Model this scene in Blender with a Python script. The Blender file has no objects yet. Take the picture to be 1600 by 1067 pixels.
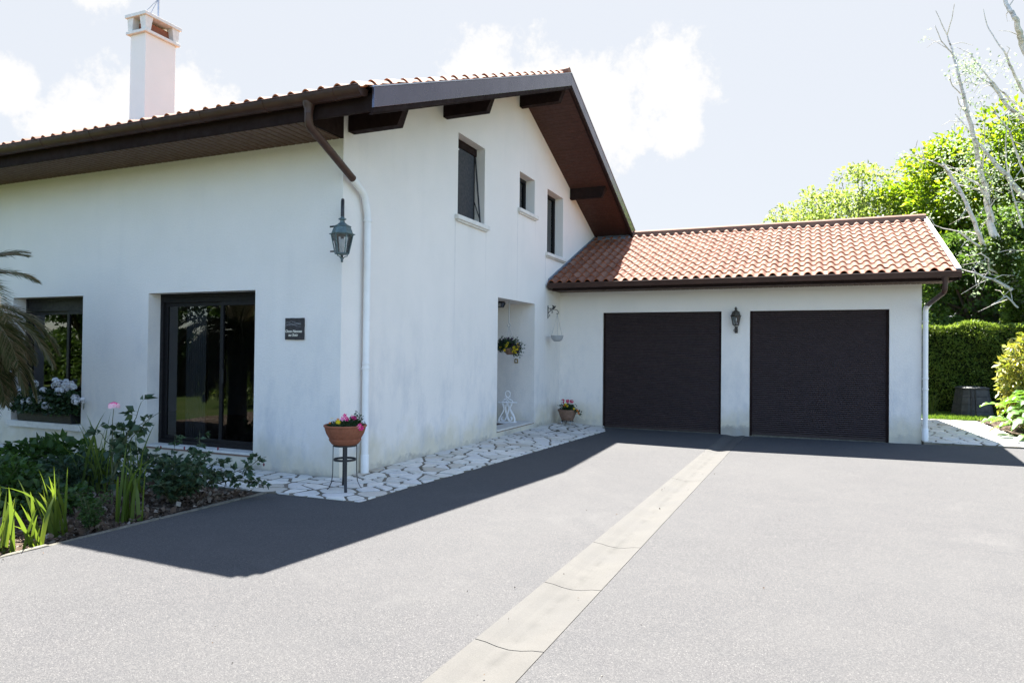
import bpy, math, random
import numpy as np
from mathutils import Vector, Matrix
R = math.radians
random.seed(7); rng = np.random.default_rng(7)
SC = bpy.context.scene
COL = SC.collection

# ------------------------------------------------------------------ camera
cam_d = bpy.data.cameras.new('camera'); cam = bpy.data.objects.new('camera', cam_d); COL.objects.link(cam)
SC.camera = cam
cam_d.sensor_width = 36.0; cam_d.lens = 36.0*1075.27/1600; cam_d.clip_start = .05; cam_d.clip_end = 2000
rt = Vector((0.91855439, 0.39514981, 0.01069882)); up = Vector((-0.00449214, -0.01662902, 0.99985164)); fw = Vector((-0.3952691, 0.91846617, 0.01349959))
cam.matrix_world = Matrix(((rt.x, up.x, -fw.x, 5.3671), (rt.y, up.y, -fw.y, -7.0578), (rt.z, up.z, -fw.z, 1.6), (0, 0, 0, 1)))

# ------------------------------------------------------------------ light
SUN = Vector((-0.175, 0.545, 1.0)).normalized()          # towards the sun
SUN_EL = math.asin(SUN.z); SUN_ROT = math.atan2(SUN.x, SUN.y)
ld = bpy.data.lights.new('sun', 'SUN'); ld.energy = 5.0; ld.angle = R(.53); ld.color = (1, .955, .89)
lo = bpy.data.objects.new('sun', ld); COL.objects.link(lo); lo.rotation_euler = (-SUN).to_track_quat('-Z', 'Y').to_euler()
lo.location = (0, 10, 30)
W = bpy.data.worlds.new('World'); SC.world = W; W.use_nodes = True
def setup_world():
    nt = W.node_tree; N = nt.nodes; L = nt.links; N.clear()
    out = N.new('ShaderNodeOutputWorld'); bg = N.new('ShaderNodeBackground')
    sky = N.new('ShaderNodeTexSky'); sky.sky_type = 'NISHITA'; sky.sun_disc = False
    sky.sun_elevation = SUN_EL; sky.sun_rotation = SUN_ROT; sky.air_density = 1.0; sky.dust_density = .8; sky.ozone_density = 2.0
    tc = N.new('ShaderNodeTexCoord')
    nrm = N.new('ShaderNodeVectorMath'); nrm.operation = 'NORMALIZE'; L.new(tc.outputs['Generated'], nrm.inputs[0])
    # bright thin veil of high cloud, thickest on the sun's side of the sky
    dot = N.new('ShaderNodeVectorMath'); dot.operation = 'DOT_PRODUCT'; L.new(nrm.outputs[0], dot.inputs[0])
    h = Vector((-.25, .95, .35)).normalized(); dot.inputs[1].default_value = h
    veil = N.new('ShaderNodeMapRange'); veil.interpolation_type = 'SMOOTHSTEP'
    L.new(dot.outputs['Value'], veil.inputs[0]); veil.inputs[1].default_value = .0; veil.inputs[2].default_value = .74
    veil.inputs[3].default_value = .0; veil.inputs[4].default_value = .97
    mx = N.new('ShaderNodeMix'); mx.data_type = 'RGBA'; L.new(veil.outputs[0], mx.inputs[0])
    L.new(sky.outputs[0], mx.inputs[6]); mx.inputs[7].default_value = VEIL
    # cumulus patches: soft discs of sky broken up by noise
    prev = None
    for d, a in [((-0.40, 0.831, 0.372), .062), ((-0.289, 0.879, 0.350), .075), ((-0.18, 0.909, 0.352), .078), ((-0.253, 0.912, 0.324), .08), ((-.34, .87, .35), .08),
                 ((-0.794, 0.546, 0.267), .06), ((-0.713, 0.63, 0.308), .06), ((-0.75, .58, .27), .07), ((-0.827, 0.487, 0.29), .04), ((-0.753, 0.53, 0.41), .035), ((-.16,.92,.3), .05), ((-.3,.85,-.02), .0)]:
        if a == 0: continue
        dd = N.new('ShaderNodeVectorMath'); dd.operation = 'DISTANCE'; L.new(nrm.outputs[0], dd.inputs[0]); dd.inputs[1].default_value = Vector(d).normalized()
        mr = N.new('ShaderNodeMapRange'); L.new(dd.outputs['Value'], mr.inputs[0]); mr.inputs[1].default_value = 0; mr.inputs[2].default_value = a*1.5
        mr.inputs[3].default_value = 1; mr.inputs[4].default_value = 0
        if prev is None: prev = mr.outputs[0]
        else:
            m = N.new('ShaderNodeMath'); m.operation = 'MAXIMUM'; L.new(prev, m.inputs[0]); L.new(mr.outputs[0], m.inputs[1]); prev = m.outputs[0]
    no = N.new('ShaderNodeTexNoise'); no.inputs['Scale'].default_value = 19; no.inputs['Detail'].default_value = 12; no.inputs['Roughness'].default_value = .68
    L.new(nrm.outputs[0], no.inputs['Vector'])
    ad = N.new('ShaderNodeMath'); ad.operation = 'MULTIPLY_ADD'; L.new(no.outputs[0], ad.inputs[0]); ad.inputs[1].default_value = 1.6; L.new(prev, ad.inputs[2])
    st = N.new('ShaderNodeMapRange'); st.interpolation_type = 'SMOOTHSTEP'; L.new(ad.outputs[0], st.inputs[0]); st.inputs[1].default_value = 1.15; st.inputs[2].default_value = 1.42
    m2 = N.new('ShaderNodeMix'); m2.data_type = 'RGBA'; L.new(st.outputs[0], m2.inputs[0]); L.new(mx.outputs[2], m2.inputs[6]); m2.inputs[7].default_value = CLOUD
    L.new(m2.outputs[2], bg.inputs['Color']); bg.inputs['Strength'].default_value = SKY_S
    L.new(bg.outputs[0], out.inputs[0])
SKY_S = .078
VEIL = (1.74, 1.81, 1.92, 1); CLOUD = (2.16, 2.16, 2.17, 1)
setup_world()
vs = SC.view_settings; vs.view_transform = 'Standard'; vs.look = 'None'; vs.exposure = 2.58; vs.gamma = 1; vs.use_curve_mapping = False

# ------------------------------------------------------------------ materials
MATS = {}
class NM:
    """small helper around one node material"""
    def __init__(s, name, col=(.5, .5, .5), rough=.6, metal=0, spec=.5):
        s.m = bpy.data.materials.new(name); s.m.use_nodes = True; s.t = s.m.node_tree; s.b = s.t.nodes['Principled BSDF']
        s.b.inputs['Base Color'].default_value = (*col, 1); s.b.inputs['Roughness'].default_value = rough
        s.b.inputs['Metallic'].default_value = metal; s.b.inputs['Specular IOR Level'].default_value = spec
        s.tc = s.n('ShaderNodeTexCoord'); MATS[name] = s.m
    def n(s, t, **kw):
        x = s.t.nodes.new(t)
        for k, v in kw.items(): setattr(x, k, v)
        return x
    def l(s, a, b): s.t.links.new(a, b)
    def noise(s, scale, detail=4, rough=.55, vec=None, stretch=None, dist=0):
        x = s.n('ShaderNodeTexNoise'); x.inputs['Scale'].default_value = scale; x.inputs['Detail'].default_value = detail; x.inputs['Roughness'].default_value = rough; x.inputs['Distortion'].default_value = dist
        v = vec or s.tc.outputs['Object']
        if stretch:
            mp = s.n('ShaderNodeMapping'); mp.inputs['Scale'].default_value = stretch; s.l(v, mp.inputs[0]); v = mp.outputs[0]
        s.l(v, x.inputs['Vector']); return x.outputs[0]
    def ramp(s, f, stops, interp='LINEAR'):
        x = s.n('ShaderNodeValToRGB'); e = x.color_ramp.elements; x.color_ramp.interpolation = interp
        while len(e) < len(stops): e.new(.5)
        for i, (p, c) in enumerate(stops): e[i].position = p; e[i].color = (*c, 1) if len(c) == 3 else c
        s.l(f, x.inputs[0]); return x.outputs[0]
    def rng(s, f, a, b, c=0, d=1):
        x = s.n('ShaderNodeMapRange'); s.l(f, x.inputs[0]); x.inputs[1].default_value = a; x.inputs[2].default_value = b; x.inputs[3].default_value = c; x.inputs[4].default_value = d; return x.outputs[0]
    def math(s, op, a, b=None, c=None):
        x = s.n('ShaderNodeMath', operation=op)
        for i, v in enumerate((a, b, c)):
            if v is None: continue
            if isinstance(v, (int, float)): x.inputs[i].default_value = v
            else: s.l(v, x.inputs[i])
        return x.outputs[0]
    def mix(s, f, a, b, mode='MIX'):
        x = s.n('ShaderNodeMix', data_type='RGBA', blend_type=mode)
        for i, v in ((0, f), (6, a), (7, b)):
            if isinstance(v, (int, float)): x.inputs[i].default_value = v
            elif isinstance(v, tuple): x.inputs[i].default_value = (*v, 1) if len(v) == 3 else v
            else: s.l(v, x.inputs[i])
        return x.outputs[2]
    def col(s, c): s.l(c, s.b.inputs['Base Color'])
    def rough(s, c): s.l(c, s.b.inputs['Roughness'])
    def bump(s, h, strength=.5, dist=.01, prev=None):
        x = s.n('ShaderNodeBump'); x.inputs['Strength'].default_value = strength; x.inputs['Distance'].default_value = dist
        s.l(h, x.inputs['Height'])
        if prev is not None: s.l(prev, x.inputs['Normal'])
        s.l(x.outputs[0], s.b.inputs['Normal']); return x.outputs[0]
    def island(s):
        return s.n('ShaderNodeNewGeometry').outputs['Random Per Island']
    def sep(s):
        x = s.n('ShaderNodeSeparateXYZ'); s.l(s.tc.outputs['Object'], x.inputs[0]); return x.outputs

def m_render(name, stain=1.0, low=True):
    k = NM(name, rough=.92, spec=.2)
    base = (.83, .785, .735)
    n1 = k.noise(1.3, 5, .6); c = k.mix(k.rng(n1, .35, .7, 0, .35), base, (.71, .69, .65))
    z = k.sep()[2]
    # yellowish damp band low on the wall, broken by noise
    if low:
        nz = k.noise(2.2, 4, .6)
        hgt = k.math('MULTIPLY_ADD', nz, .9, -.08)
        f = k.math('SUBTRACT', hgt, z); f = k.rng(f, -.12, .25, 0, .55 * stain)
        c = k.mix(f, c, (.62, .56, .40))
        nd = k.noise(7, 5, .65); hd = k.math('MULTIPLY_ADD', nd, .34, -.12); g = k.math('SUBTRACT', hd, z); g = k.math('MULTIPLY', k.rng(g, -.02, .05, 0, .5 * stain), k.rng(k.noise(.9, 3, .6), .42, .62, .1, 1))
        c = k.mix(g, c, (.20, .19, .18))
    # vertical rain streaks
    st = k.noise(1.0, 5, .6, stretch=(3.3, 3.3, .22)); st2 = k.noise(.8, 3, .5)
    f = k.math('MULTIPLY', k.rng(st, .50, .74, 0, 1), k.rng(st2, .45, .65, 0, .09 * stain)); c = k.mix(f, c, (.40, .42, .45))
    if low:
        zz = k.rng(z, .3, 2.6, 1, 0); mg = k.noise(1.6, 6, .72, stretch=(1.5, 1.5, .7)); f = k.math('MULTIPLY', k.rng(mg, .47, .68, 0, .34 * stain), zz); c = k.mix(f, c, (.40, .43, .48))
        y = k.sep()[1]
        for (y0, zt_, ln, w_, a_) in ((2.99, 3.75, 1.9, .03, .30), (4.17, 3.75, 1.2, .03, .22), (5.64, 4.38, 2.6, .018, .5), (7.25, 3.70, 2.2, .018, .5), (6.62, 4.38, .7, .02, .2), (3.6, 3.73, .5, .2, .10)):
            f = k.math('MULTIPLY', k.rng(k.math('ABSOLUTE', k.math('SUBTRACT', y, y0)), w_*.2, w_, 1, 0), k.math('MULTIPLY', k.rng(z, zt_-ln, zt_, .15, 1), k.rng(z, zt_, zt_+.03, 1, 0)))
            f = k.math('MULTIPLY', f, k.rng(k.noise(5, 3), .3, .6, .4, 1)); c = k.mix(k.math('MULTIPLY', f, a_), c, (.30, .31, .33))
    c = k.mix(k.rng(k.noise(85, 3, .7), .30, .55, .16, 0), c, (.38, .38, .38)); k.col(c)
    b = k.bump(k.noise(110, 4, .75), .8, .010); k.bump(k.noise(30, 4, .65), .4, .012, b)
    return k.m
m_render('wall_render', 1.25); m_render('chimney_render', .3, False)

k = NM('asphalt', rough=.93, spec=.2)
v = k.n('ShaderNodeTexVoronoi'); v.inputs['Scale'].default_value = 210; k.l(k.tc.outputs['Object'], v.inputs['Vector'])
spk = k.rng(v.outputs['Color'], 0, 1)
sepc = k.n('ShaderNodeSeparateColor'); k.l(v.outputs['Color'], sepc.inputs[0])
stone = k.ramp(sepc.outputs[0], [(0, (.041, .041, .043)), (.45, (.060, .060, .062)), (.8, (.078, .076, .076)), (.97, (.102, .10, .098)), (1, (.145, .14, .135))])
big = k.noise(.45, 5, .6); big2 = k.noise(3.2, 5, .65)
c = k.mix(k.rng(big, .35, .68, .0, .35), stone, (.084, .083, .082))
c = k.mix(k.rng(big2, .40, .66, .0, .16), c, (.045, .047, .051))
dry = k.noise(.8, 6, .7, dist=.6); c = k.mix(k.rng(dry, .58, .72, 0, .3), c, (.104, .102, .099))
k.col(c)
b = k.bump(v.outputs['Distance'], .3, .005); k.bump(k.noise(40, 3, .6), .2, .008, b)

k = NM('concrete_drain', rough=.9, spec=.25)
n1 = k.noise(3, 6, .65); n2 = k.noise(180, 2, .6)
c = k.mix(k.rng(n1, .3, .72), (.086, .083, .077), (.068, .066, .062)); c = k.mix(k.rng(n2, .35, .7, 0, .5), c, (.108, .104, .096))
x = k.sep(); dx = k.math('ABSOLUTE', k.math('SUBTRACT', k.math('MULTIPLY_ADD', x[1], -.0055, x[0]), 3.898)); silt = k.math('MULTIPLY', k.rng(dx, .0, .05, .55, 0), k.rng(k.noise(6, 4), .4, .6))
c = k.mix(silt, c, (.055, .054, .050)); c = k.mix(k.rng(k.noise(1.1, 5, .7), .42, .66, 0, .55), c, (.078, .077, .075)); k.col(c); k.bump(k.noise(120, 4, .7), .5, .006)

k = NM('paving_stone', rough=.75, spec=.3)
i = k.island(); c = k.ramp(i, [(0, (.50, .48, .43)), (.3, (.66, .64, .58)), (.55, (.56, .55, .53)), (.85, (.70, .67, .61)), (1, (.44, .40, .33))])
c = k.mix(k.rng(k.noise(7, 6, .7), .42, .72, 0, .45), c, (.40, .375, .33)); c = k.mix(k.rng(k.noise(28, 5, .7), .55, .75, 0, .35), c, (.30, .28, .25)); k.col(c)
b = k.bump(k.noise(9, 6, .65), .8, .02); k.bump(k.noise(90, 3, .6), .4, .004, b)
k = NM('paving_joint', (.17, .15, .12), .95, spec=.1); k.bump(k.noise(60, 4, .7), .6, .01)
c = k.mix(k.rng(k.noise(3, 5), .4, .65), (.20, .18, .145), (.11, .10, .075)); k.col(c)

k = NM('garden_soil', rough=1, spec=.1); v = k.n('ShaderNodeTexVoronoi'); v.inputs['Scale'].default_value = 24; k.l(k.tc.outputs['Object'], v.inputs['Vector'])
s_ = k.n('ShaderNodeSeparateColor'); k.l(v.outputs['Color'], s_.inputs[0])
c = k.ramp(s_.outputs[0], [(0, (.035, .025, .018)), (.6, (.075, .055, .04)), (.9, (.13, .10, .075)), (1, (.2, .17, .13))]); k.col(c)
b = k.bump(v.outputs['Distance'], .9, .03); k.bump(k.noise(60, 4, .7), .6, .01, b)
k = NM('bark_chip', rough=.95, spec=.1); k.col(k.ramp(k.island(), [(0, (.05, .033, .024)), (.5, (.11, .08, .058)), (.85, (.17, .135, .105)), (1, (.27, .24, .20))]))
k = NM('lawn_ground', rough=1, spec=.05); k.col(k.mix(k.rng(k.noise(.6, 6), .35, .7), (.035, .060, .014), (.06, .075, .025))); k.bump(k.noise(50, 4, .8), 1, .03)
k = NM('curb_concrete', (.25, .235, .21), .9, spec=.2); k.col(k.mix(k.rng(k.noise(14, 5, .7), .35, .7), (.16, .15, .125), (.07, .068, .055))); k.bump(k.noise(70, 4), .5, .006)

def m_tile(name, tint=1.0):
    k = NM(name, rough=.82, spec=.25)
    cb = k.n('ShaderNodeCombineXYZ'); s = k.n('ShaderNodeUVMap'); sp = k.n('ShaderNodeSeparateXYZ'); k.l(s.outputs[0], sp.inputs[0])
    k.l(k.math('FLOOR', sp.outputs[0]), cb.inputs[0]); k.l(k.math('FLOOR', sp.outputs[1]), cb.inputs[1])
    wn = k.n('ShaderNodeTexWhiteNoise'); k.l(cb.outputs[0], wn.inputs['Vector'])
    c = k.ramp(wn.outputs['Value'], [(0, (.145*tint, .056, .034)), (.4, (.185*tint, .078, .048)), (.75, (.21*tint, .098, .062)), (1, (.235*tint, .122, .084))])
    c = k.mix(k.rng(k.noise(5, 6, .7), .4, .72, 0, .55), c, (.215, .135, .098))
    c = k.mix(k.rng(k.noise(13, 5, .7), .58, .75, 0, .6), c, (.06, .042, .034))
    fr = k.math('FRACT', sp.outputs[1]); k.col(c); k.bump(k.noise(110, 3, .6), .4, .004)
    return k.m
m_tile('clay_tile')

def m_paint(name, col, rough=.4, nscale=6, amt=.25, metal=0, spec=.5, bump=.0):
    k = NM(name, col, rough, metal, spec); dk = tuple(q*(1-amt) for q in col); lt = tuple(min(1, q*(1+amt)) for q in col)
    k.col(k.mix(k.rng(k.noise(nscale, 6, .65), .3, .7), dk, lt)); k.rough(k.rng(k.noise(nscale*2.3, 4), .3, .7, rough*.8, min(1, rough*1.3)))
    if bump: k.bump(k.noise(nscale*8, 4), bump, .004)
    return k.m
m_paint('clay_edge_bounce', (.42, .125, .045), .9, 20, .35, spec=.1)  # cut clay edge, its colour saturated further to carry orange bounce light
m_paint('blind_slate', (.030, .034, .040), .6, 8, .1, spec=.3)
m_paint('bud_red', (.13, .02, .03), .7, 8, .1)
m_paint('brown_gutter', (.050, .024, .017), .42, 5, spec=.35)
m_paint('brown_fascia', (.018, .010, .009), .8, 5, spec=.12)
m_paint('verge_brown', (.105, .098, .122), .24, 2, .1, .8)
m_paint('soffit_brown', (.060, .026, .019), .55, 9, .15, spec=.3)
m_paint('eave_soffit_brown', (.115, .070, .050), .6, 9, .12, spec=.25)
m_paint('zinc', (.42, .42, .45), .35, 8, .15, .6)
m_paint('white_verge', (.78, .78, .80), .5, 8, .06)
m_paint('lead_flashing', (.22, .25, .29), .5, 12, .3, .4)
m_paint('white_pipe', (.74, .735, .72), .5, 5, .06)
m_paint('white_metal', (.78, .78, .78), .4, 9, .05)
m_paint('sill_stone', (.66, .64, .60), .8, 10, .12, bump=.3)
m_paint('black_frame', (.009, .008, .009), .5, 9, .2, spec=.25)
m_paint('shutter_slat', (.030, .018, .018), .5, 7, .18, spec=.35)
m_paint('black_iron', (.012, .012, .014), .5, 20, .4)
m_paint('verdigris', (.10, .145, .15), .6, 30, .45, .3)
m_paint('aged_bronze', (.07, .063, .053), .6, 30, .4, .3)
m_paint('terracotta', (.26, .092, .05), .8, 14, .22, spec=.25, bump=.3)
m_paint('brown_clay', (.20, .125, .09), .85, 14, .25, spec=.2, bump=.3)
m_paint('grey_plastic', (.36, .37, .38), .6, 14, .12)
m_paint('composter_plastic', (.032, .035, .036), .6, 6, .35, spec=.4)
m_paint('slate', (.035, .030, .030), .7, 30, .5, bump=.6)
m_paint('lettering', (.70, .66, .56), .7, 30, .1)
m_paint('brass', (.35, .27, .14), .4, 20, .2, .7)
m_paint('door_mat', (.08, .045, .028), .95, 60, .3, bump=.6)
m_paint('interior_plaster', (.42, .42, .43), .9, 2, .05)
m_paint('interior_floor', (.11, .085, .065), .5, 3, .2)
m_paint('curtain_cloth', (.60, .61, .64), .9, 4, .06)
m_paint('picture_dark', (.05, .05, .06), .6, 12, .5)
m_paint('radiator_white', (.6, .6, .62), .5, 4, .05)
k = NM('bark', rough=.95, spec=.1); k.col(k.ramp(k.noise(6, 6, .7, stretch=(1, 1, .3)), [(.3, (.06, .045, .032)), (.7, (.17, .14, .11))])); k.bump(k.noise(14, 6, .7, stretch=(1, 1, .2)), .9, .03)
k = NM('birch_bark', rough=.8, spec=.2); k.col(k.ramp(k.noise(5, 6, .7, stretch=(1, 1, 2.5)), [(.36, (.14, .12, .10)), (.44, (.46, .43, .39)), (.7, (.68, .65, .60))])); k.bump(k.noise(20, 5), .5, .02)
k = NM('rose_stem', (.06, .07, .025), .7)
k = NM('yucca_trunk', rough=1); k.col(k.ramp(k.noise(12, 6, .7), [(.3, (.05, .035, .02)), (.7, (.16, .11, .07))])); k.bump(k.noise(20, 5), 1, .04)

def m_leaf(name, cols, trans=.45, rough=.5, spec=.35, tr_col=None):
    k = NM(name, rough=rough, spec=spec); i = k.island()
    st = [(j/(len(cols)-1), c) for j, c in enumerate(cols)]
    c = k.ramp(i, st); k.col(c)
    tr = k.n('ShaderNodeBsdfTranslucent')
    hs = k.n('ShaderNodeHueSaturation'); hs.inputs['Hue'].default_value = .485; hs.inputs['Saturation'].default_value = 1.1; hs.inputs['Value'].default_value = 1.9; k.l(c, hs.inputs['Color'])
    k.l(hs.outputs[0], tr.inputs[0])
    mx = k.n('ShaderNodeMixShader'); mx.inputs[0].default_value = trans; k.l(k.b.outputs[0], mx.inputs[1]); k.l(tr.outputs[0], mx.inputs[2])
    out = k.t.nodes['Material Output']; k.l(mx.outputs[0], out.inputs[0])
    return k.m
m_leaf('leaf_bright', [(.055, .11, .012), (.10, .17, .02), (.18, .24, .03)], .55)
m_leaf('leaf_airy', [(.09, .145, .03), (.14, .195, .045), (.21, .26, .08)], .5)
m_leaf('leaf_dark', [(.03, .065, .014), (.05, .10, .02), (.085, .14, .03)], .4)
m_leaf('leaf_hedge', [(.07, .12, .018), (.11, .17, .03), (.16, .22, .05)], .35)
m_leaf('leaf_ivy', [(.05, .09, .016), (.08, .135, .024), (.13, .19, .035)], .35)
m_leaf('leaf_rose', [(.020, .044, .024), (.035, .068, .032), (.055, .09, .038)], .25)
m_leaf('leaf_bush', [(.02, .05, .012), (.032, .075, .016), (.05, .10, .02)], .3)
m_leaf('leaf_iris', [(.06, .10, .018), (.085, .13, .022), (.12, .16, .03)], .48)
m_leaf('leaf_gold', [(.09, .14, .02), (.22, .24, .035), (.14, .13, .03), (.34, .34, .07), (.14, .20, .03), (.42, .42, .22)], .35, .35, .6)
m_leaf('leaf_acanthus', [(.05, .12, .02), (.08, .17, .03), (.12, .22, .05)], .4, .3, .6)
m_leaf('leaf_birch', [(.14, .20, .12), (.20, .26, .16), (.28, .32, .22)], .4)
m_leaf('leaf_pot', [(.015, .04, .012), (.03, .06, .02)], .2)
m_leaf('palm_leaflet', [(.04, .058, .018), (.075, .085, .028), (.17, .135, .07), (.27, .215, .13)], .3, .45)
m_leaf('grass_blade', [(.07, .13, .02), (.10, .18, .03), (.13, .21, .04)], .4)
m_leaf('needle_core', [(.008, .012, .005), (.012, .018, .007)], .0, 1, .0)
for nm, c in dict(petal_magenta=(.75, .025, .20), petal_pink=(.78, .16, .36), petal_red=(.60, .03, .10), petal_yellow=(.75, .58, .02), petal_orange=(.72, .20, .02), petal_white=(.78, .78, .80), petal_dark=(.035, .012, .05), petal_pale=(.80, .55, .62)).items():
    m_leaf(nm, [tuple(q*.8 for q in c), c], .25, .7, .2)
# glass
def m_glass(name, tint, rough=.0):
    m = bpy.data.materials.new(name); m.use_nodes = True; t = m.node_tree; t.nodes.remove(t.nodes['Principled BSDF'])
    tr = t.nodes.new('ShaderNodeBsdfTransparent'); tr.inputs[0].default_value = (*tint, 1); gl = t.nodes.new('ShaderNodeBsdfGlossy'); gl.inputs['Roughness'].default_value = rough; gl.inputs[0].default_value = (.95, .97, 1, 1)
    fr = t.nodes.new('ShaderNodeFresnel'); fr.inputs[0].default_value = 1.7; mx = t.nodes.new('ShaderNodeMixShader')
    t.links.new(fr.outputs[0], mx.inputs[0]); t.links.new(tr.outputs[0], mx.inputs[1]); t.links.new(gl.outputs[0], mx.inputs[2]); t.links.new(mx.outputs[0], t.nodes['Material Output'].inputs[0]); MATS[name] = m
m_glass('window_glass', (.30, .32, .34)); m_glass('lantern_glass', (.72, .76, .78), .05)
M = MATS

# ------------------------------------------------------------------ mesh helpers
class MB:
    def __init__(s): s.v = []; s.f = []; s.mi = []; s.uv = None
    def quad(s, a, b, c, d, mi=0):
        n = len(s.v); s.v += [tuple(a), tuple(b), tuple(c), tuple(d)]; s.f.append((n, n+1, n+2, n+3)); s.mi.append(mi)
    def poly(s, pts, mi=0):
        n = len(s.v); s.v += [tuple(p) for p in pts]; s.f.append(tuple(range(n, n+len(pts)))); s.mi.append(mi)
    def box(s, x0, x1, y0, y1, z0, z1, mi=0, mat=None):
        c = [(x0,y0,z0),(x1,y0,z0),(x1,y1,z0),(x0,y1,z0),(x0,y0,z1),(x1,y0,z1),(x1,y1,z1),(x0,y1,z1)]
        if mat is not None: c = [tuple(mat @ Vector(p)) for p in c]
        n = len(s.v); s.v += c
        for q in ((0,3,2,1),(4,5,6,7),(0,1,5,4),(1,2,6,5),(2,3,7,6),(3,0,4,7)): s.f.append(tuple(n+i for i in q)); s.mi.append(mi)
        return s
    def prism(s, poly, axis, a0, a1, mi=0):
        """poly: list of 2-D points in the plane of the other two axes (in order), extruded along axis from a0 to a1"""
        def P(p, a):
            q = [0,0,0]; o = [i for i in range(3) if i != axis]; q[o[0]] = p[0]; q[o[1]] = p[1]; q[axis] = a; return tuple(q)
        n = len(s.v); m = len(poly); s.v += [P(p, a0) for p in poly] + [P(p, a1) for p in poly]
        s.f.append(tuple(n+i for i in range(m))); s.f.append(tuple(n+m+i for i in reversed(range(m)))); s.mi += [mi, mi]
        for i in range(m): j = (i+1) % m; s.f.append((n+i, n+m+i, n+m+j, n+j)); s.mi.append(mi)
        return s
    def tube(s, pts, rad, seg=8, mi=0, cap=True, flat=None):
        pts = [Vector(p) for p in pts]; n0 = len(s.v); k = len(pts)
        if not hasattr(rad, '__len__'): rad = [rad]*k
        prev = None
        for i, p in enumerate(pts):
            t = (pts[min(i+1, k-1)] - pts[max(i-1, 0)]).normalized()
            if prev is None:
                a = Vector((0,0,1)) if abs(t.z) < .9 else Vector((1,0,0)); u = t.cross(a).normalized()
            else: u = (prev - t*prev.dot(t)).normalized()
            prev = u; w = t.cross(u)
            for j in range(seg):
                an = 2*math.pi*j/seg; r = rad[i]; s.v.append(tuple(p + u*math.cos(an)*r + w*math.sin(an)*r))
        for i in range(k-1):
            for j in range(seg):
                a = n0+i*seg+j; b = n0+i*seg+(j+1) % seg; s.f.append((a, b, b+seg, a+seg)); s.mi.append(mi)
        if cap:
            s.f.append(tuple(n0+j for j in reversed(range(seg)))); s.f.append(tuple(n0+(k-1)*seg+j for j in range(seg))); s.mi += [mi, mi]
        return s
    def lathe(s, prof, c=(0,0,0), seg=32, mi=0, sx=1, sy=1, phase=0):
        n0 = len(s.v); k = len(prof)
        for (r, z) in prof:
            for j in range(seg):
                a = 2*math.pi*j/seg+phase; s.v.append((c[0]+r*math.cos(a)*sx, c[1]+r*math.sin(a)*sy, c[2]+z))
        for i in range(k-1):
            for j in range(seg):
                a = n0+i*seg+j; b = n0+i*seg+(j+1) % seg; s.f.append((a, b, b+seg, a+seg)); s.mi.append(mi)
        return s
    def build(s, name, mats, parent=None, smooth=False, bevel=0, bseg=2):
        me = bpy.data.meshes.new(name); me.from_pydata(s.v, [], s.f)
        if not isinstance(mats, (list, tuple)): mats = [mats]
        for m in mats: me.materials.append(M[m])
        if len(mats) > 1: me.polygons.foreach_set('material_index', s.mi)
        if smooth:
            me.polygons.foreach_set('use_smooth', [True]*len(me.polygons))
        me.update(); o = bpy.data.objects.new(name, me); COL.objects.link(o)
        if parent is not None: o.parent = parent
        if bevel:
            b = o.modifiers.new('bevel', 'BEVEL'); b.width = bevel; b.segments = bseg; b.limit_method = 'ANGLE'; b.angle_limit = R(40)
        return o
def autosmooth(o, ang=40):
    me = o.data; me.polygons.foreach_set('use_smooth', [True]*len(me.polygons))
    me.set_sharp_from_angle(angle=R(ang)); return o
def npmesh(name, verts, faces, mat, parent=None, smooth=False):
    """verts (N,3), faces (M,k) numpy arrays"""
    me = bpy.data.meshes.new(name); k = faces.shape[1]
    me.vertices.add(len(verts)); me.vertices.foreach_set('co', verts.astype(np.float32).ravel())
    me.loops.add(faces.size); me.loops.foreach_set('vertex_index', faces.astype(np.int32).ravel())
    me.polygons.add(len(faces)); me.polygons.foreach_set('loop_start', np.arange(0, faces.size, k, dtype=np.int32)); me.polygons.foreach_set('loop_total', np.full(len(faces), k, dtype=np.int32))
    if smooth: me.polygons.foreach_set('use_smooth', np.ones(len(faces), dtype=bool))
    me.materials.append(M[mat]); me.update(calc_edges=True); me.validate()
    o = bpy.data.objects.new(name, me); COL.objects.link(o)
    if parent is not None: o.parent = parent
    return o
def thing(name, label, cat, loc=(0,0,0), rz=0, group=None):
    o = bpy.data.objects.new(name, None); COL.objects.link(o); o.empty_display_size = .2
    o.location = loc; o.rotation_euler = (0,0,rz); tag(o, label, cat, group); return o
def tag(o, label=None, cat=None, group=None, kind=None):
    if label: o['label'] = label
    if cat: o['category'] = cat
    if group: o['group'] = group
    if kind: o['kind'] = kind
    return o
def struct(o, label=None): o['kind'] = 'structure'; 
def nrm(a): return a/np.maximum(np.linalg.norm(a, axis=-1, keepdims=True), 1e-9)
def leaves(name, C, size, mat, parent=None, dirs=None, spread=1.0, width=.55, droop=.15, fold=.12, upbias=.0, seed=0, jit=.4):
    """folded leaf quads at C; dirs = preferred growth direction"""
    g = np.random.default_rng(seed+len(C)); n = len(C)
    r = nrm(g.normal(size=(n,3)))
    t = r if dirs is None else nrm(dirs + r*spread)
    t[:,2] += upbias; t = nrm(t)
    q = nrm(g.normal(size=(n,3))); q[:,2] += 1.0
    s = nrm(np.cross(t, q)); nn = np.cross(s, t)
    L = (size*(1+jit*(g.random(n)*2-1)))[:,None]
    a = C; b = C + t*L*.45 + s*L*width*.5 + nn*L*fold; c = C + t*L - nn*L*droop; d = C + t*L*.45 - s*L*width*.5 + nn*L*fold
    V = np.stack([a,b,c,d], 1).reshape(-1,3); i = np.arange(n)*4
    F = np.concatenate([np.stack([i,i+1,i+2],1), np.stack([i,i+2,i+3],1)])
    return npmesh(name, V, F, mat, parent)

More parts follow.
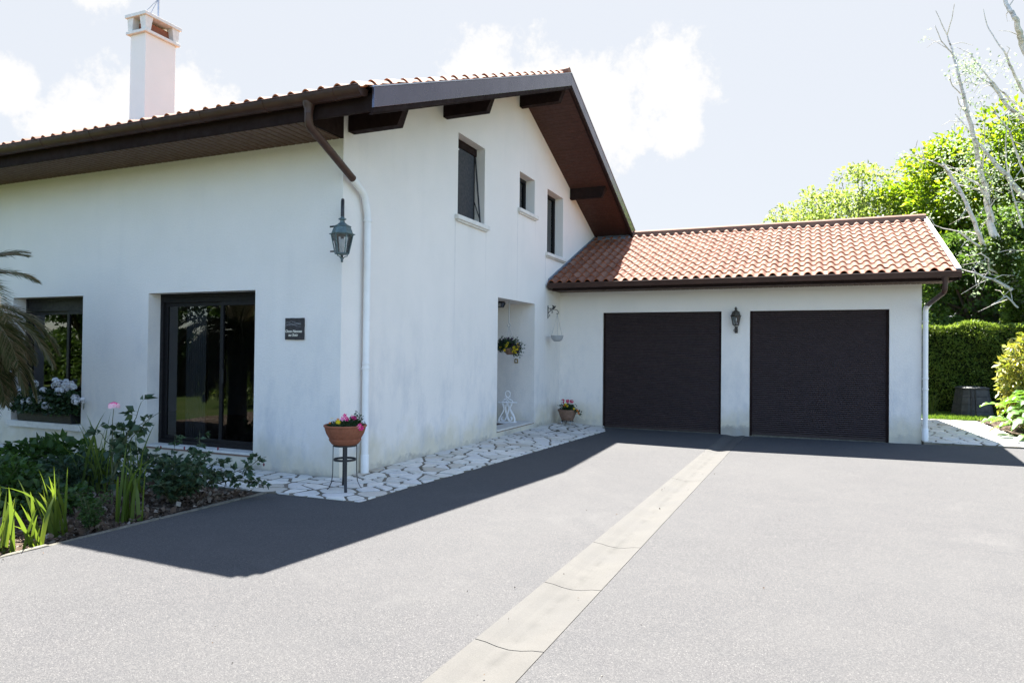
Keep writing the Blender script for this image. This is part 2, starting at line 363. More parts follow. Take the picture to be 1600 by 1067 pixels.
# ------------------------------------------------------------------ ground
def xd(y): return 3.94 - .0055*(7.6-min(y, 8.4))          # centre line of the drain, slightly skewed
def gz(x, y):
    """height of the asphalt: falls gently towards the garage and to the drain"""
    D = -.13 + .0112*max(-2, min(17, 7.6-y)); c = xd(y); d = abs(x-c)
    if x < c:
        t = min(max((y-5.5)/2.5, 0), 1); return D + .0085*min(d, 7)*(1-.8*t)
    return D + .011*min(d, 8)
def build_ground():
    m = MB(); S = 400
    m.quad((-S,-S,-.32), (S,-S,-.32), (S,S,-.32), (-S,S,-.32))
    o = m.build('ground', 'lawn_ground'); struct(o)
    def sheet(x0, x1, y0, y1, nx, ny):
        Y = np.linspace(y0, y1, ny); V = []
        for y in Y:
            a = x0(y) if callable(x0) else x0; b = x1(y) if callable(x1) else x1
            V += [(x, y, gz(x, y)) for x in np.linspace(a, b, nx)]
        F = np.array([(j*nx+i, j*nx+i+1, (j+1)*nx+i+1, (j+1)*nx+i) for j in range(ny-1) for i in range(nx-1)]); return np.array(V), F
    parts = [sheet(-.1, lambda y: xd(y)-.205, -14, 8.4, 24, 60), sheet(lambda y: xd(y)+.205, 16, -14, 8.12, 24, 60), sheet(-.1, 16, -24, -14, 20, 6)]
    V = []; F = []; n = 0
    for a, b in parts: V.append(a); F.append(b+n); n += len(a)
    o = npmesh('asphalt_driveway', np.concatenate(V), np.concatenate(F), 'asphalt', None, True); struct(o)
    m = MB()
    L = [(-14, -9.0), (-9, -6.6), (-6.6, -3.60), (-3.60, -2.52), (-2.52, -1.35), (-1.35, 2.2), (2.2, 5.3), (5.3, 8.36)]
    prof = [(-.203, .003), (-.14, -.002), (-.07, -.016), (0, -.022), (.07, -.016), (.14, -.002), (.203, .003)]
    for (a, b) in L:
        a += .004; b -= .004; n = 14
        for q in range(n):
            ya = a+(b-a)*q/n; yb = a+(b-a)*(q+1)/n; za, zb = gz(xd(ya)-.2, ya), gz(xd(yb)-.2, yb)
            for (p0, z0), (p1, z1) in zip(prof[:-1], prof[1:]):
                m.quad((xd(ya)+p0, ya, za+z0), (xd(ya)+p1, ya, za+z1), (xd(yb)+p1, yb, zb+z1), (xd(yb)+p0, yb, zb+z0))
        for e in (a, b):
            m.poly([(xd(e)+p, e, gz(xd(e)-.2, e)+z) for p, z in prof] + [(xd(e)+.203, e, -.3), (xd(e)-.203, e, -.3)])
    o = m.build('drain_channel', 'concrete_drain'); struct(o)
build_ground()

def clip(poly, nx, ny, c):
    out = []
    for i in range(len(poly)):
        a = poly[i]; b = poly[(i+1) % len(poly)]; da = nx*a[0]+ny*a[1]-c; db = nx*b[0]+ny*b[1]-c
        if da <= 0: out.append(a)
        if (da < 0 < db) or (db < 0 < da): t = da/(da-db); out.append((a[0]+(b[0]-a[0])*t, a[1]+(b[1]-a[1])*t))
    return out
def crazy_paving(regions, cell, zf, name, seed, th=.02):
    """irregular broken slabs laid in mortar inside convex regions"""
    g = random.Random(seed); st = MB(); jo = MB()
    for reg in regions:
        xs = [p[0] for p in reg]; ys = [p[1] for p in reg]; seeds = []
        x = min(xs)-cell
        while x < max(xs)+cell:
            y = min(ys)-cell
            while y < max(ys)+cell:
                if g.random() < .86: seeds.append((x+g.uniform(-.46, .46)*cell, y+g.uniform(-.46, .46)*cell))
                y += cell
            x += cell
        for i, s in enumerate(seeds):
            p = list(reg)
            for j, q in enumerate(seeds):
                if i == j: continue
                dx, dy = q[0]-s[0], q[1]-s[1]; d = math.hypot(dx, dy)
                if d > 3*cell: continue
                nx, ny = dx/d, dy/d; c = nx*(s[0]+q[0])/2+ny*(s[1]+q[1])/2 - .012 - .013*g.random()
                p = clip(p, nx, ny, c)
                if len(p) < 3: break
            if len(p) < 3: continue
            ar = abs(sum(p[a][0]*p[(a+1) % len(p)][1]-p[(a+1) % len(p)][0]*p[a][1] for a in range(len(p))))/2
            if ar < .004: continue
            # break the straight edges a little and round the corners
            q = []
            for a in range(len(p)):
                A = p[a]; B = p[(a+1) % len(p)]; l = math.hypot(B[0]-A[0], B[1]-A[1])
                if l < .02: q.append(A); continue
                k = max(1, int(l/.09)); e = min(.25, .03/l)
                for t in [e] + [w/(k+1) for w in range(1, k+1)] + [1-e]:
                    if t < e or t > 1-e: continue
                    o = g.uniform(-.007, .004) if e < t < 1-e else 0
                    nx, ny = (B[1]-A[1])/l, -(B[0]-A[0])/l
                    q.append((A[0]+(B[0]-A[0])*t-nx*abs(o), A[1]+(B[1]-A[1])*t-ny*abs(o)))
            if len(q) < 3: continue
            cx = sum(a[0] for a in q)/len(q); cy = sum(a[1] for a in q)/len(q); dz = g.uniform(-.002, .005); tx, ty = g.uniform(-.006, .006), g.uniform(-.006, .006)
            def Z(a, o): return zf(a[0], a[1])+dz+(a[0]-cx)*tx+(a[1]-cy)*ty+o
            n = len(st.v); k = len(q)
            inn = [((a[0]-cx)*.94+cx, (a[1]-cy)*.94+cy) for a in q]
            st.v += [(a[0], a[1], Z(a, -th)) for a in q]+[(a[0], a[1], Z(a, -.005)) for a in q]+[(a[0], a[1], Z(a, .0)) for a in inn]
            for a in range(k):
                b = (a+1) % k; st.f += [(n+a, n+b, n+k+b, n+k+a), (n+k+a, n+k+b, n+2*k+b, n+2*k+a)]; st.mi += [0, 0]
            st.f.append(tuple(n+2*k+a for a in range(k))); st.mi.append(0)
        jo.poly([(p[0], p[1], zf(p[0], p[1])-.009) for p in reg])
        for a in range(len(reg)):
            A = reg[a]; B = reg[(a+1) % len(reg)]
            jo.quad((A[0], A[1], zf(*A)-.010), (B[0], B[1], zf(*B)-.010), (B[0], B[1], -.3), (A[0], A[1], -.3))
    n = len(jo.v); f0 = len(jo.f)
    st.v = jo.v + st.v; st.f = jo.f + [tuple(i+n for i in f) for f in st.f]; st.mi = [1]*f0 + st.mi
    o = st.build(name, ['paving_stone', 'paving_joint']); struct(o); return o
def zp(x, y):
    xe = 1.07 if y < 0 else 1.07+.04*y; t = min(1, max(x/xe, -y/1.1, 0)); return (-.004-.0045*max(0, min(y, 8)))*(1-t) + (gz(max(min(x, xe), 0), y)+.014)*t
crazy_paving([[(-.1, -1.12), (1.06, -1.03), (1.07, -.02), (-.1, -.02)], [(0, -.02), (1.07, -.02), (1.14, .8), (0, .8)], [(0, .8), (1.14, .8), (1.27, 4.25), (0, 4.25)], [(0, 4.25), (1.27, 4.25), (1.36, 7.40), (1.08, 8.36), (0, 8.36)],
              [(-6.8, -.75), (-3.6, -1.0), (-3.6, -.02), (-6.8, -.02)], [(-3.6, -1.05), (-.1, -1.12), (-.1, -.02), (-3.6, -.02)]], .25, zp, 'stone_paving', 5)
crazy_paving([[(7.40, 8.12), (9.15, 8.12), (9.3, 9.8), (7.40, 9.8)], [(7.40, 9.8), (9.3, 9.8), (9.3, 13.5), (7.40, 13.6)], [(9.15, 7.6), (12, 7.0), (12, 8.3), (9.2, 8.6)]], .30, lambda x, y: -.045, 'side_path_paving', 9)

# beds, lawn
def bumpy(name, reg, mat, z, amp, seed, nx=60, ny=60):
    g = np.random.default_rng(seed); x0, x1, y0, y1 = reg; X, Y = np.meshgrid(np.linspace(x0, x1, nx), np.linspace(y0, y1, ny)); Z = z + amp*(.5*np.sin(X*5.1+seed)*np.cos(Y*4.3)+.5*g.random(X.shape))
    V = np.stack([X, Y, Z], -1).reshape(-1, 3); F = np.array([(j*nx+i, j*nx+i+1, (j+1)*nx+i+1, (j+1)*nx+i) for j in range(ny-1) for i in range(nx-1)])
    o = npmesh(name, V, F, mat, None, True); struct(o); return o
bumpy('flower_bed_soil', (-7.5, -.152, -6.5, -1.13), 'garden_soil', -.022, .045, 1, 120, 100)
bumpy('border_soil', (9.32, 13.5, 8.62, 14.2), 'garden_soil', -.05, .06, 2)
bumpy('lawn', (7.2, 10.6, 13.55, 17.0), 'lawn_ground', -.06, .03, 3)
g = np.random.default_rng(4); n = 5200
C = np.stack([g.uniform(-3.6, -.2, n), g.uniform(-4.4, -1.2, n), g.uniform(-.008, .026, n)], 1)
o = leaves('bark_mulch', C, .05, 'bark_chip', None, width=.8, fold=.1, droop=.1, jit=.7); tag(o, 'loose dark bark and clod mulch covering the flower bed soil', 'mulch', kind='stuff')
g = np.random.default_rng(5); n = 5200
C = np.stack([g.uniform(7.4, 9.9, n), g.uniform(13.6, 15.7, n), np.full(n, -.05)], 1)
o = leaves('lawn_grass', C, .09, 'grass_blade', None, dirs=np.tile([0, 0, 1.], (n, 1)), spread=.5, width=.12, droop=.2, fold=0); tag(o, 'bright short grass strip in front of the tall hedge', 'grass', kind='stuff')
m = MB(); y = -6.5; gg = random.Random(2)
while y < -1.15:
    l = min(1.0, -1.13-y); m.box(-.150, -.10, y+.003, y+l-.003, -.3, gz(0, y+l/2)+.012+gg.uniform(-.004, .004)); y += 1.0
o = m.build('bed_kerb', 'curb_concrete', bevel=.008); struct(o)

# ------------------------------------------------------------------ house
ZT = lambda y: 4.43 + .398*(y+.87) if y < 5.79 else 7.08 - .398*(y-5.79)          # top of verge
ZS = lambda y: 4.52 + .392*y if y < 5.79 else 6.79 - .392*(y-5.79)                 # underside of roof deck
GX = 8.258
house = thing('house', 'large white rendered two storey house with brown overhanging gable roof', 'house', (0, 0, 0))
def wall_cols(m, holes, cuts, top, P, depth, inward, jmi=0):
    """wall in a plane. u along wall, z up. holes (u0,u1,z0,z1). P(u,z,d) -> point with d = depth inwards"""
    us = sorted(set(cuts + [h[0] for h in holes] + [h[1] for h in holes]))
    for u0, u1 in zip(us[:-1], us[1:]):
        hs = sorted([h for h in holes if h[0] <= u0+1e-6 and h[1] >= u1-1e-6], key=lambda h: h[2]); z = -.3
        for h in hs: m.quad(P(u0, z, 0), P(u1, z, 0), P(u1, h[2], 0), P(u0, h[2], 0)); z = h[3]
        m.quad(P(u0, z, 0), P(u1, z, 0), P(u1, top(u1), 0), P(u0, top(u0), 0))
    for (a, b, c, d) in holes:
        m.quad(P(a, c, 0), P(a, d, 0), P(a, d, depth), P(a, c, depth)); m.quad(P(b, c, 0), P(b, d, 0), P(b, d, depth), P(b, c, depth))
        m.quad(P(a, d, 0), P(b, d, 0), P(b, d, depth), P(a, d, depth)); m.quad(P(a, c, 0), P(b, c, 0), P(b, c, depth), P(a, c, depth))
DOOR = (-3.401, -1.398, .20, 2.373); WIN = (-6.50, -4.812, .40, 2.371)
W1 = (3.064, 4.096, 3.853, 5.229); W2 = (5.723, 6.553, 4.483, 5.229); W3 = (7.33, 8.405, 3.806, 5.229); ENT = (4.725, 6.630, .07, 2.603)
m = MB()
wall_cols(m, [DOOR, WIN], [-15, 0], lambda u: 4.50, lambda u, z, d: (u, d, z), .3, 1)
wall_cols(m, [W1, W2, W3], [0, 4.725, 5.79, 6.63, 12.0], lambda y: ZS(y), lambda u, z, d: (-d, u, z), .3, 1)
# cut the porch opening: rebuild lower part of those columns
m2 = MB()
ENTH = ENT
def gable():
    q = MB()
    P = lambda u, z, d: (-d, u, z)
    holes = [W1, W2, W3, ENT]
    us = sorted(set([0, 5.79, 12.0] + [h[0] for h in holes] + [h[1] for h in holes]))
    for u0, u1 in zip(us[:-1], us[1:]):
        hs = sorted([h for h in holes if h[0] <= u0+1e-6 and h[1] >= u1-1e-6], key=lambda h: h[2]); z = -.3
        for h in hs: q.quad(P(u0, z, 0), P(u1, z, 0), P(u1, h[2], 0), P(u0, h[2], 0)); z = h[3]
        q.quad(P(u0, z, 0), P(u1, z, 0), P(u1, ZS(u1), 0), P(u0, ZS(u0), 0))
    for (a, b, c, d) in holes[:3]:
        depth = .3
        q.quad(P(a, c, 0), P(a, d, 0), P(a, d, depth), P(a, c, depth)); q.quad(P(b, c, 0), P(b, d, 0), P(b, d, depth), P(b, c, depth))
        q.quad(P(a, d, 0), P(b, d, 0), P(b, d, depth), P(a, d, depth)); q.quad(P(a, c, 0), P(b, c, 0), P(b, c, depth), P(a, c, depth))
    a, b, c, d = ENT; D = 1.5                                             # recessed porch
    q.quad(P(a, c, 0), P(a, d, 0), P(a, d, D), P(a, c, D)); q.quad(P(b, c, 0), P(b, d, 0), P(b, d, D), P(b, c, D))
    q.quad(P(a, d, 0), P(b, d, 0), P(b, d, D), P(a, d, D)); q.quad(P(a, c, D), P(a, d, D), P(b, d, D), P(b, c, D))
    return q
q = gable()
m = MB(); wall_cols(m, [DOOR, WIN], [-15, 0], lambda u: 4.50, lambda u, z, d: (u, d, z), .3, 1)
n = len(m.v); m.v += q.v; m.f += [tuple(i+n for i in f) for f in q.f]; m.mi += q.mi
m.quad((-15, 0, -.3), (-15, 12, -.3), (-15, 12, 4.5), (-15, 0, 4.5)); m.quad((-15, 12, -.3), (0, 12, -.3), (0, 12, 4.3), (-15, 12, 4.3))
m.build('wall', 'wall_render', house)
# rooms behind the glass
m = MB()
def room(x0, x1, y0, y1, z0, z1):
    m.quad((x0, y1, z0), (x1, y1, z0), (x1, y1, z1), (x0, y1, z1)); m.quad((x0, y0, z0), (x0, y1, z0), (x0, y1, z1), (x0, y0, z1)); m.quad((x1, y0, z0), (x1, y1, z0), (x1, y1, z1), (x1, y0, z1))
    m.quad((x0, y0, z1), (x1, y0, z1), (x1, y1, z1), (x0, y1, z1)); m.quad((x0, y0, z0), (x1, y0, z0), (x1, y1, z0), (x0, y1, z0), 1)
room(-8.2, -.6, .31, 4.2, .16, 2.6)
m.quad((-8.2, .305, .16), (-6.50, .305, .16), (-6.50, .305, 2.6), (-8.2, .305, 2.6))
m.build('interior_room', ['interior_plaster', 'interior_floor'], house)
# roof underside / soffits
def planks(m, o, du, dv, L, Wd, pitch, nrmv, gap=.007, dep=.008):
    """boards running along du, stacked along dv"""
    o = Vector(o); du = Vector(du).normalized(); dv = Vector(dv).normalized(); nv = Vector(nrmv).normalized(); w = 0
    while w < Wd-1e-4:
        e = min(pitch, Wd-w); a = o+dv*w; b = o+dv*(w+e-gap); c = o+dv*(w+e-gap/2)+nv*(-dep); d = o+dv*(w+e)
        m.quad(a, a+du*L, b+du*L, b); m.quad(b, b+du*L, c+du*L, c); m.quad(c, c+du*L, d+du*L, d); w += e
OX = 1.055
m = MB(); planks(m, (-15, -.80, 4.243), (0, 1, 0), (1, 0, 0), .80, 15.0, .115, (0, 0, -1), .026, .03)
m.build('eave_soffit', 'eave_soffit_brown', house)
m = MB()
s1 = math.atan(.392); yr = 5.79
planks(m, (0, -.80, ZS(-.80)), (1, 0, 0), (0, math.cos(s1), math.sin(s1)), OX-.02, (yr+.80)/math.cos(s1), .11, (0, 0, -1))
planks(m, (0, yr, ZS(yr)), (1, 0, 0), (0, math.cos(s1), -math.sin(s1)), OX-.02, (12.2-yr)/math.cos(s1), .11, (0, 0, -1))
m.build('gable_soffit', 'soffit_brown', house)
m = MB(); m.prism([(-.80, 4.243), (0.0, 4.243), (0.0, ZS(0)-.003), (-.80, 4.25)], 0, -.04, .0); m.build('eave_end_panel', 'brown_fascia', house)
# fascia along the eave
m = MB(); m.box(-15, OX-.02, -.83, -.80, 4.19, 4.36); m.box(-15, OX-.03, -.80, -.775, 4.215, 4.240); m.build('fascia', 'brown_fascia', house, bevel=.004)
# roof deck (solid core)
def deck(name, mat, x0, x1, ys, zt, zb, parent):
    m = MB()
    top = [(y, zt(y)) for y in ys]; bot = [(y, zb(y)) for y in reversed(ys)]
    m.prism(top+bot, 0, x0, x1); return m.build(name, mat, parent)
deck('roof_deck', 'brown_fascia', -15, OX-.03, [-.79, 5.79, 12.37], lambda y: ZT(y)-.06, lambda y: ZS(y)+.02, house)
# verge boards
m = MB()
for sgn, ya, yb in ((1, -.87, 5.79), (-1, 5.79, 11.62)):
    a, b = (ya, ZT(ya)), (yb, ZT(yb)); m.prism([(a[0], a[1]-.225), (b[0], b[1]-.245), (b[0], b[1]), (a[0], a[1])], 0, OX-.03, OX)
m.build('verge_board', 'verge_brown', house, bevel=.004)
m = MB()
for ya, yb in ((-.87, 5.79), (5.79, 11.60)):
    a, b = (ya, ZT(ya)), (yb, ZT(yb)); m.prism([(a[0]+.01, a[1]-.275), (b[0], b[1]-.295), (b[0], b[1]-.247), (a[0]+.01, a[1]-.227)], 0, OX-.05, OX-.012); m.prism([(a[0]+.01, a[1]-.295), (b[0], b[1]-.315), (b[0], b[1]-.297), (a[0]+.01, a[1]-.277)], 0, OX-.07, OX-.030)
m.build('verge_moulding', 'brown_fascia', house)
m = MB()
for ya, yb in ((-.87, 5.79), (5.79, 11.60)):
    a, b = (ya, ZT(ya)), (yb, ZT(yb)); m.prism([(a[0], a[1]+.002), (b[0], b[1]+.002), (b[0], b[1]+.016), (a[0], a[1]+.016)], 0, OX-.06, OX+.008)
m.build('verge_flashing', 'zinc', house)
# purlins
for (y0, w, zb, xe) in ((.086, .13, 4.349, .83), (2.538, .13, 5.314, .86), (5.677, .14, 6.52, .93), (8.90, .13, 5.312, .90)):
    m = MB(); H_ = ZS(min(y0, 11))-zb if y0 < 6 else ZS(y0+w)-zb
    zt0 = ZS(y0)+.01; zt1 = ZS(y0+w)+.01
    if 5.6 < y0 < 5.8: zt0 = zt1 = 6.77
    x0 = 0.0; P = [(x0, y0, zb), (xe-.10, y0, zb), (xe, y0, zt0), (x0, y0, zt0)]; Q = [(x0, y0+w, zb), (xe-.10, y0+w, zb), (xe, y0+w, zt1), (x0, y0+w, zt1)]
    m.poly(P); m.poly(Q[::-1])
    for i in range(4): j = (i+1) % 4; m.quad(P[i], Q[i], Q[j], P[j])
    m.build('purlin', 'brown_fascia', house, bevel=.006)
# tiles
def tile_roof(name, x0, x1, y0, z0, slope, nrow, rowL, per, parent, ry=1, hole_ends=True, samp=12, amp=.058, mirror=False, seed=0, jit=1.0):
    """pan-and-cover tile courses. x across, going up in y*ry"""
    c, s = math.cos(math.atan(slope)), math.sin(math.atan(slope)); ncol = int(round((x1-x0)/per)); per = (x1-x0)/ncol
    g = np.random.default_rng(seed); V = []; F = []; UV = []
    t = np.linspace(0, 1, samp+1)[:-1]
    def prof(u):
        # cover arch over 62% of the period, shallow pan between
        w = .64; a = np.where(u < w, np.sin(np.pi*u/w)**.75, 0); b = np.where(u >= w, -.16*np.sin(np.pi*(u-w)/(1-w)), 0); return amp*(a+b)
    U = np.concatenate([t+k for k in range(ncol)] + [[ncol]]); H = prof(np.mod(U, 1)); X = x0+U*per; nx = len(X); Kc = np.minimum(U.astype(int), ncol-1)
    base = 0
    for r in range(nrow):
        j = g.normal(0, .004*jit, ncol)[Kc]; lift = g.normal(0, .002*jit, ncol)[Kc]
        d0 = r*rowL - .045 + j; d1 = (r+1)*rowL + .02
        def pt(d, h):
            return np.stack([X, y0+ry*(d*c - h*s), z0+d*s+h*c], 1)
        top0 = H+.030+lift; A = pt(d0, top0); B = pt(np.full(nx, d1), H*.92+.004); Lw = pt(d0, top0-.014)
        Cc = pt(d0+.05, top0-.016)
        V += [A, B, Lw, Cc]; i = np.arange(nx-1)
        F.append(np.stack([base+i, base+i+1, base+nx+i+1, base+nx+i], 1)); F.append(np.stack([base+2*nx+i, base+2*nx+i+1, base+i+1, base+i], 1)); F.append(np.stack([base+3*nx+i, base+3*nx+i+1, base+2*nx+i+1, base+2*nx+i], 1))
        UV += [U[i]+.001, np.full(nx-1, r+.5)],; base += 4*nx
    V = np.concatenate(V); Fa = np.concatenate(F)
    o = npmesh(name, V, Fa, 'clay_tile', parent, True)
    uvl = o.data.uv_layers.new(name='UVMap'); arr = np.empty((len(Fa), 4, 2), np.float32)
    p = 0
    for r in range(nrow):
        for k in range(3):
            arr[p:p+nx-1, :, 0] = (np.floor(U[:-1]+1e-6)+.5)[:, None]; arr[p:p+nx-1, :, 1] = r+.5; p += nx-1
    uvl.data.foreach_set('uv', arr.ravel())
    o.data.materials.append(M['clay_edge_bounce']); o.data.polygons.foreach_set('material_index', np.tile(np.repeat([0, 1, 1], nx-1), nrow).astype(np.int32))
    o.data.set_sharp_from_angle(angle=R(50)); return o
tile_roof('roof_tiles', -15, OX-.035, -.935, 4.408, .398, 21, .345, .213, house, seed=1)
tile_roof('roof_tiles', -15, OX-.035, 12.48, 4.395, .398, 21, .345, .213, house, ry=-1, seed=2)
m = MB(); x = -15
while x < OX-.1:
    m.tube([(x, 5.79, 7.08), (min(x+.42, OX-.03), 5.79, 7.10)], [.10, .105], 12); x += .40
o = m.build('ridge_tiles', 'clay_tile', house); autosmooth(o)
# gutter builder (half round channel with bead and joints)
def gutter(name, x0, x1, yc, zt, r, parent, mat='brown_gutter', joints=1.9, square=False):
    m = MB(); seg = 12; n = len(m.v)
    if square: prof = [(-r, 0), (-r-.004, .008), (-r-.010, .0), (-r*.98, -.045), (-r*.80, -.062), (-r*.80, -.085), (-r*.6, -.105), (r*.6, -.105), (r*.9, -.08), (r, 0), (r-.006, 0), (r*.55, -.095), (-r*.5, -.095), (-r+.006, -.04)]
    else:
        prof = [(r*math.cos(a), r*math.sin(a)) for a in [math.pi+math.pi*i/seg for i in range(seg+1)]]; prof += [((r-.005)*math.cos(a), (r-.005)*math.sin(a)) for a in [2*math.pi-math.pi*i/seg for i in range(seg+1)]]
        prof = [(-r-.006, .012), (-r-.012, .004)] + prof + [(-r+.004, .012)]
    m.prism([(yc+p[0], zt+p[1]) for p in prof], 0, x0, x1)
    full = [(yc+p[0]*1.0, zt+p[1]) for p in ([(-r, 0)] + ([(-r*.95, -.07), (-r*.6, -.105), (r*.6, -.105)] if square else [(r*math.cos(a), r*math.sin(a)) for a in [math.pi+math.pi*i/seg for i in range(1, seg)]]) + [(r, 0)])]
    m.prism(full, 0, x0-.004, x0+.002); m.prism(full, 0, x1-.002, x1+.004)
    if joints:
        x = x1-.35
        while x > x0:
            if square: m.prism([(yc+p[0]*1.05, zt+p[1]*1.04) for p in prof[:9]]+[(yc, zt-.09)], 0, x-.012, x+.012)
            else:
                rr = r+.005; pp = [(rr*math.cos(a), rr*math.sin(a)) for a in [math.pi+math.pi*i/seg for i in range(seg+1)]]+[((r-.002)*math.cos(a), (r-.002)*math.sin(a)) for a in [2*math.pi-math.pi*i/seg for i in range(seg+1)]]
                m.prism([(yc+p[0], zt+p[1]) for p in pp], 0, x-.02, x+.02)
            x -= joints
    o = m.build(name, mat, parent); autosmooth(o, 50); return o
gutter('gutter', -15, .945, -.922, 4.420, .096, house, joints=.98)
def pipe(m, pts, r, seg=16, bend=6):
    """round pipe through corner points with rounded bends"""
    P = [Vector(p) for p in pts]; out = [P[0]]
    for i in range(1, len(P)-1):
        a = (P[i-1]-P[i]); b = (P[i+1]-P[i]); d = min(.09, a.length*.45, b.length*.45); A = P[i]+a.normalized()*d; B = P[i]+b.normalized()*d
        for k in range(bend+1): t = k/bend; out.append(A*(1-t)**2+P[i]*2*t*(1-t)+B*t*t)
    out.append(P[-1]); m.tube(out, r, seg)
m = MB(); m.lathe([(.074, .045), (.072, .02), (.060, -.02), (.050, -.06), (.049, -.10)], (.22, -.922, 4.325), 20)
pipe(m, [(.22, -.922, 4.24), (.20, -.90, 4.11), (.095, .07, 3.74)], .047)
o = m.build('gutter_outlet', 'brown_gutter', house); autosmooth(o, 50)
m = MB(); pipe(m, [(.098, .02, 3.765), (.075, .36, 3.60), (.07, .44, 3.34), (.07, .44, -.03)], .046)
for z in (3.28, 1.42, 1.36): m.lathe([(.048, -.018), (.053, -.015), (.053, .015), (.048, .018)], (.07, .44, z), 20)
m.box(.0, .07,   .43, .45, 1.33, 1.35); m.box(.0, .07,   .43, .45, 3.27, 3.29)
m.lathe([(.053, -.25), (.053, .0), (.047, .012)], (.07, .44, .22), 20)
o = m.build('downpipe', 'white_pipe', house); autosmooth(o, 50)
# chimney
def chimney():
    x0, x1, y0, y1 = -9.90, -9.375, 4.6, 5.46
    m = MB(); m.box(x0, x1, y0, y1, 5.8, 9.20); ch = m.build('chimney', 'chimney_render', house, bevel=.01)
    m = MB(); e = .075; m.box(x0-e, x1+e, y0-e, y1+e, 9.20, 9.27); m.box(x0-e-.02, x1+e+.02, y0-e-.02, y1+e+.02, 9.60, 9.68)
    for (a, b) in ((x0-e+.02, y0-e+.02), (x1+e-.02, y0-e+.02), (x0-e+.02, y1+e-.02), (x1+e-.02, y1+e-.02)):
        sx = 1 if a < (x0+x1)/2 else -1; sy = 1 if b < (y0+y1)/2 else -1
        P0 = [(a+sx*.015, b+sy*.015), (a+sx*.16, b+sy*.015), (a+sx*.16, b+sy*.16), (a+sx*.015, b+sy*.16)]
        P1 = [(a-sx*.0, b-sy*.0), (a+sx*.21, b-sy*.0), (a+sx*.21, b+sy*.21), (a-sx*.0, b+sy*.21)]
        n = len(m.v); m.v += [(p[0], p[1], 9.27) for p in P0]+[(p[0], p[1], 9.60) for p in P1]
        m.f += [(n+i, n+(i+1) % 4, n+4+(i+1) % 4, n+4+i) for i in range(4)]; m.mi += [0]*4
    m.build('chimney_cap', 'sill_stone', ch, bevel=.006)
    m = MB(); m.box(x0+.10, x1-.10, y0+.12, y1-.12, 9.27, 9.52); m.build('flue_liner', 'terracotta', ch)
chimney()
ant = thing('tv_antenna', 'thin metal television aerial standing on top of the chimney', 'aerial', (-9.6, 5.0, 9.68))
m = MB(); m.tube([(0, .12, 0), (0, .12, 1.6)], .022, 8); m.build('mast', 'zinc', ant)
m = MB(); m.tube([(-.55, -.1, .9), (.5, .3, 1.0)], .012, 6)
for i in range(7): t = i/6; c = Vector((-.55, -.1, .9)).lerp(Vector((.5, .3, 1.0)), t); d = Vector((-.36, .93, 0))*(.16+.12*(1-t)); m.tube([c-d, c+d], .007, 5)
m.tube([(-.20, -.25, 0), (0, .12, .62)], .008, 5); m.tube([(.10, -.22, 0), (0, .12, .62)], .008, 5)
m.build('aerial_array', 'zinc', ant)

# windows of the house
def frame_rect(m, P, u0, u1, z0, z1, w, d0, d1):
    """rectangular frame in the plane given by P(u,z,d)"""
    def bx(a, b, c, d):
        pts = [P(a, c, d0), P(b, c, d0), P(b, d, d0), P(a, d, d0), P(a, c, d1), P(b, c, d1), P(b, d, d1), P(a, d, d1)]; n = len(m.v); m.v += pts
        for q in ((0,1,2,3),(7,6,5,4),(0,4,5,1),(1,5,6,2),(2,6,7,3),(3,7,4,0)): m.f.append(tuple(n+i for i in q)); m.mi.append(0)
    bx(u0, u1, z1-w, z1); bx(u0, u1, z0, z0+w); bx(u0, u0+w, z0+w, z1-w); bx(u1-w, u1, z0+w, z1-w)
PA = lambda u, z, d: (u, d, z)
def bay(name, hole, trackh, mull, sash=.055):
    u0, u1, z0, z1 = hole; m = MB(); frame_rect(m, PA, u0, u1, z0, z1, .055, .20, .29)
    m.box(u0+.055, u1-.055, .205, .285, z1-.055-trackh, z1-.055)
    root = m.build(name, 'black_frame', house, bevel=.004)
    zt = z1-.055-trackh; span = [(u0+.055, mull+.03, .255), (mull-.03, u1-.055, .225)]
    for a, b, d in span:
        m = MB(); frame_rect(m, PA, a, b, z0+.055, zt, sash, d-.018, d+.018); s = m.build('sash', 'black_frame', root, bevel=.003)
        m = MB(); m.quad((a+sash, d, z0+.055+sash), (b-sash, d, z0+.055+sash), (b-sash, d, zt-sash), (a+sash, d, zt-sash)); m.build('pane', 'window_glass', s)
    return root
sd = bay('sliding_door', DOOR, .07, -2.20); tag(sd, 'black framed sliding glass door')
m = MB(); m.box(-2.17, -2.15, .19, .207, 1.1, 1.3); m.build('handle', 'black_iron', sd)
wn = bay('window', WIN, .16, -5.45); tag(wn, 'wide black framed window')
m = MB(); m.box(WIN[0]-.03, WIN[1]+.03, -.05, .2, .405-.10, .401); m.build('sill', 'sill_stone', wn, bevel=.008)
m = MB(); m.box(DOOR[0]+.001, DOOR[1]-.001, -.012, .2, .17, .202); m.build('threshold', 'paving_stone', sd, bevel=.006)
m = MB(); m.box(DOOR[0]+.001, DOOR[1]-.001, -.008, .0, .15, .17); m.build('threshold_edge', 'brown_clay', sd)
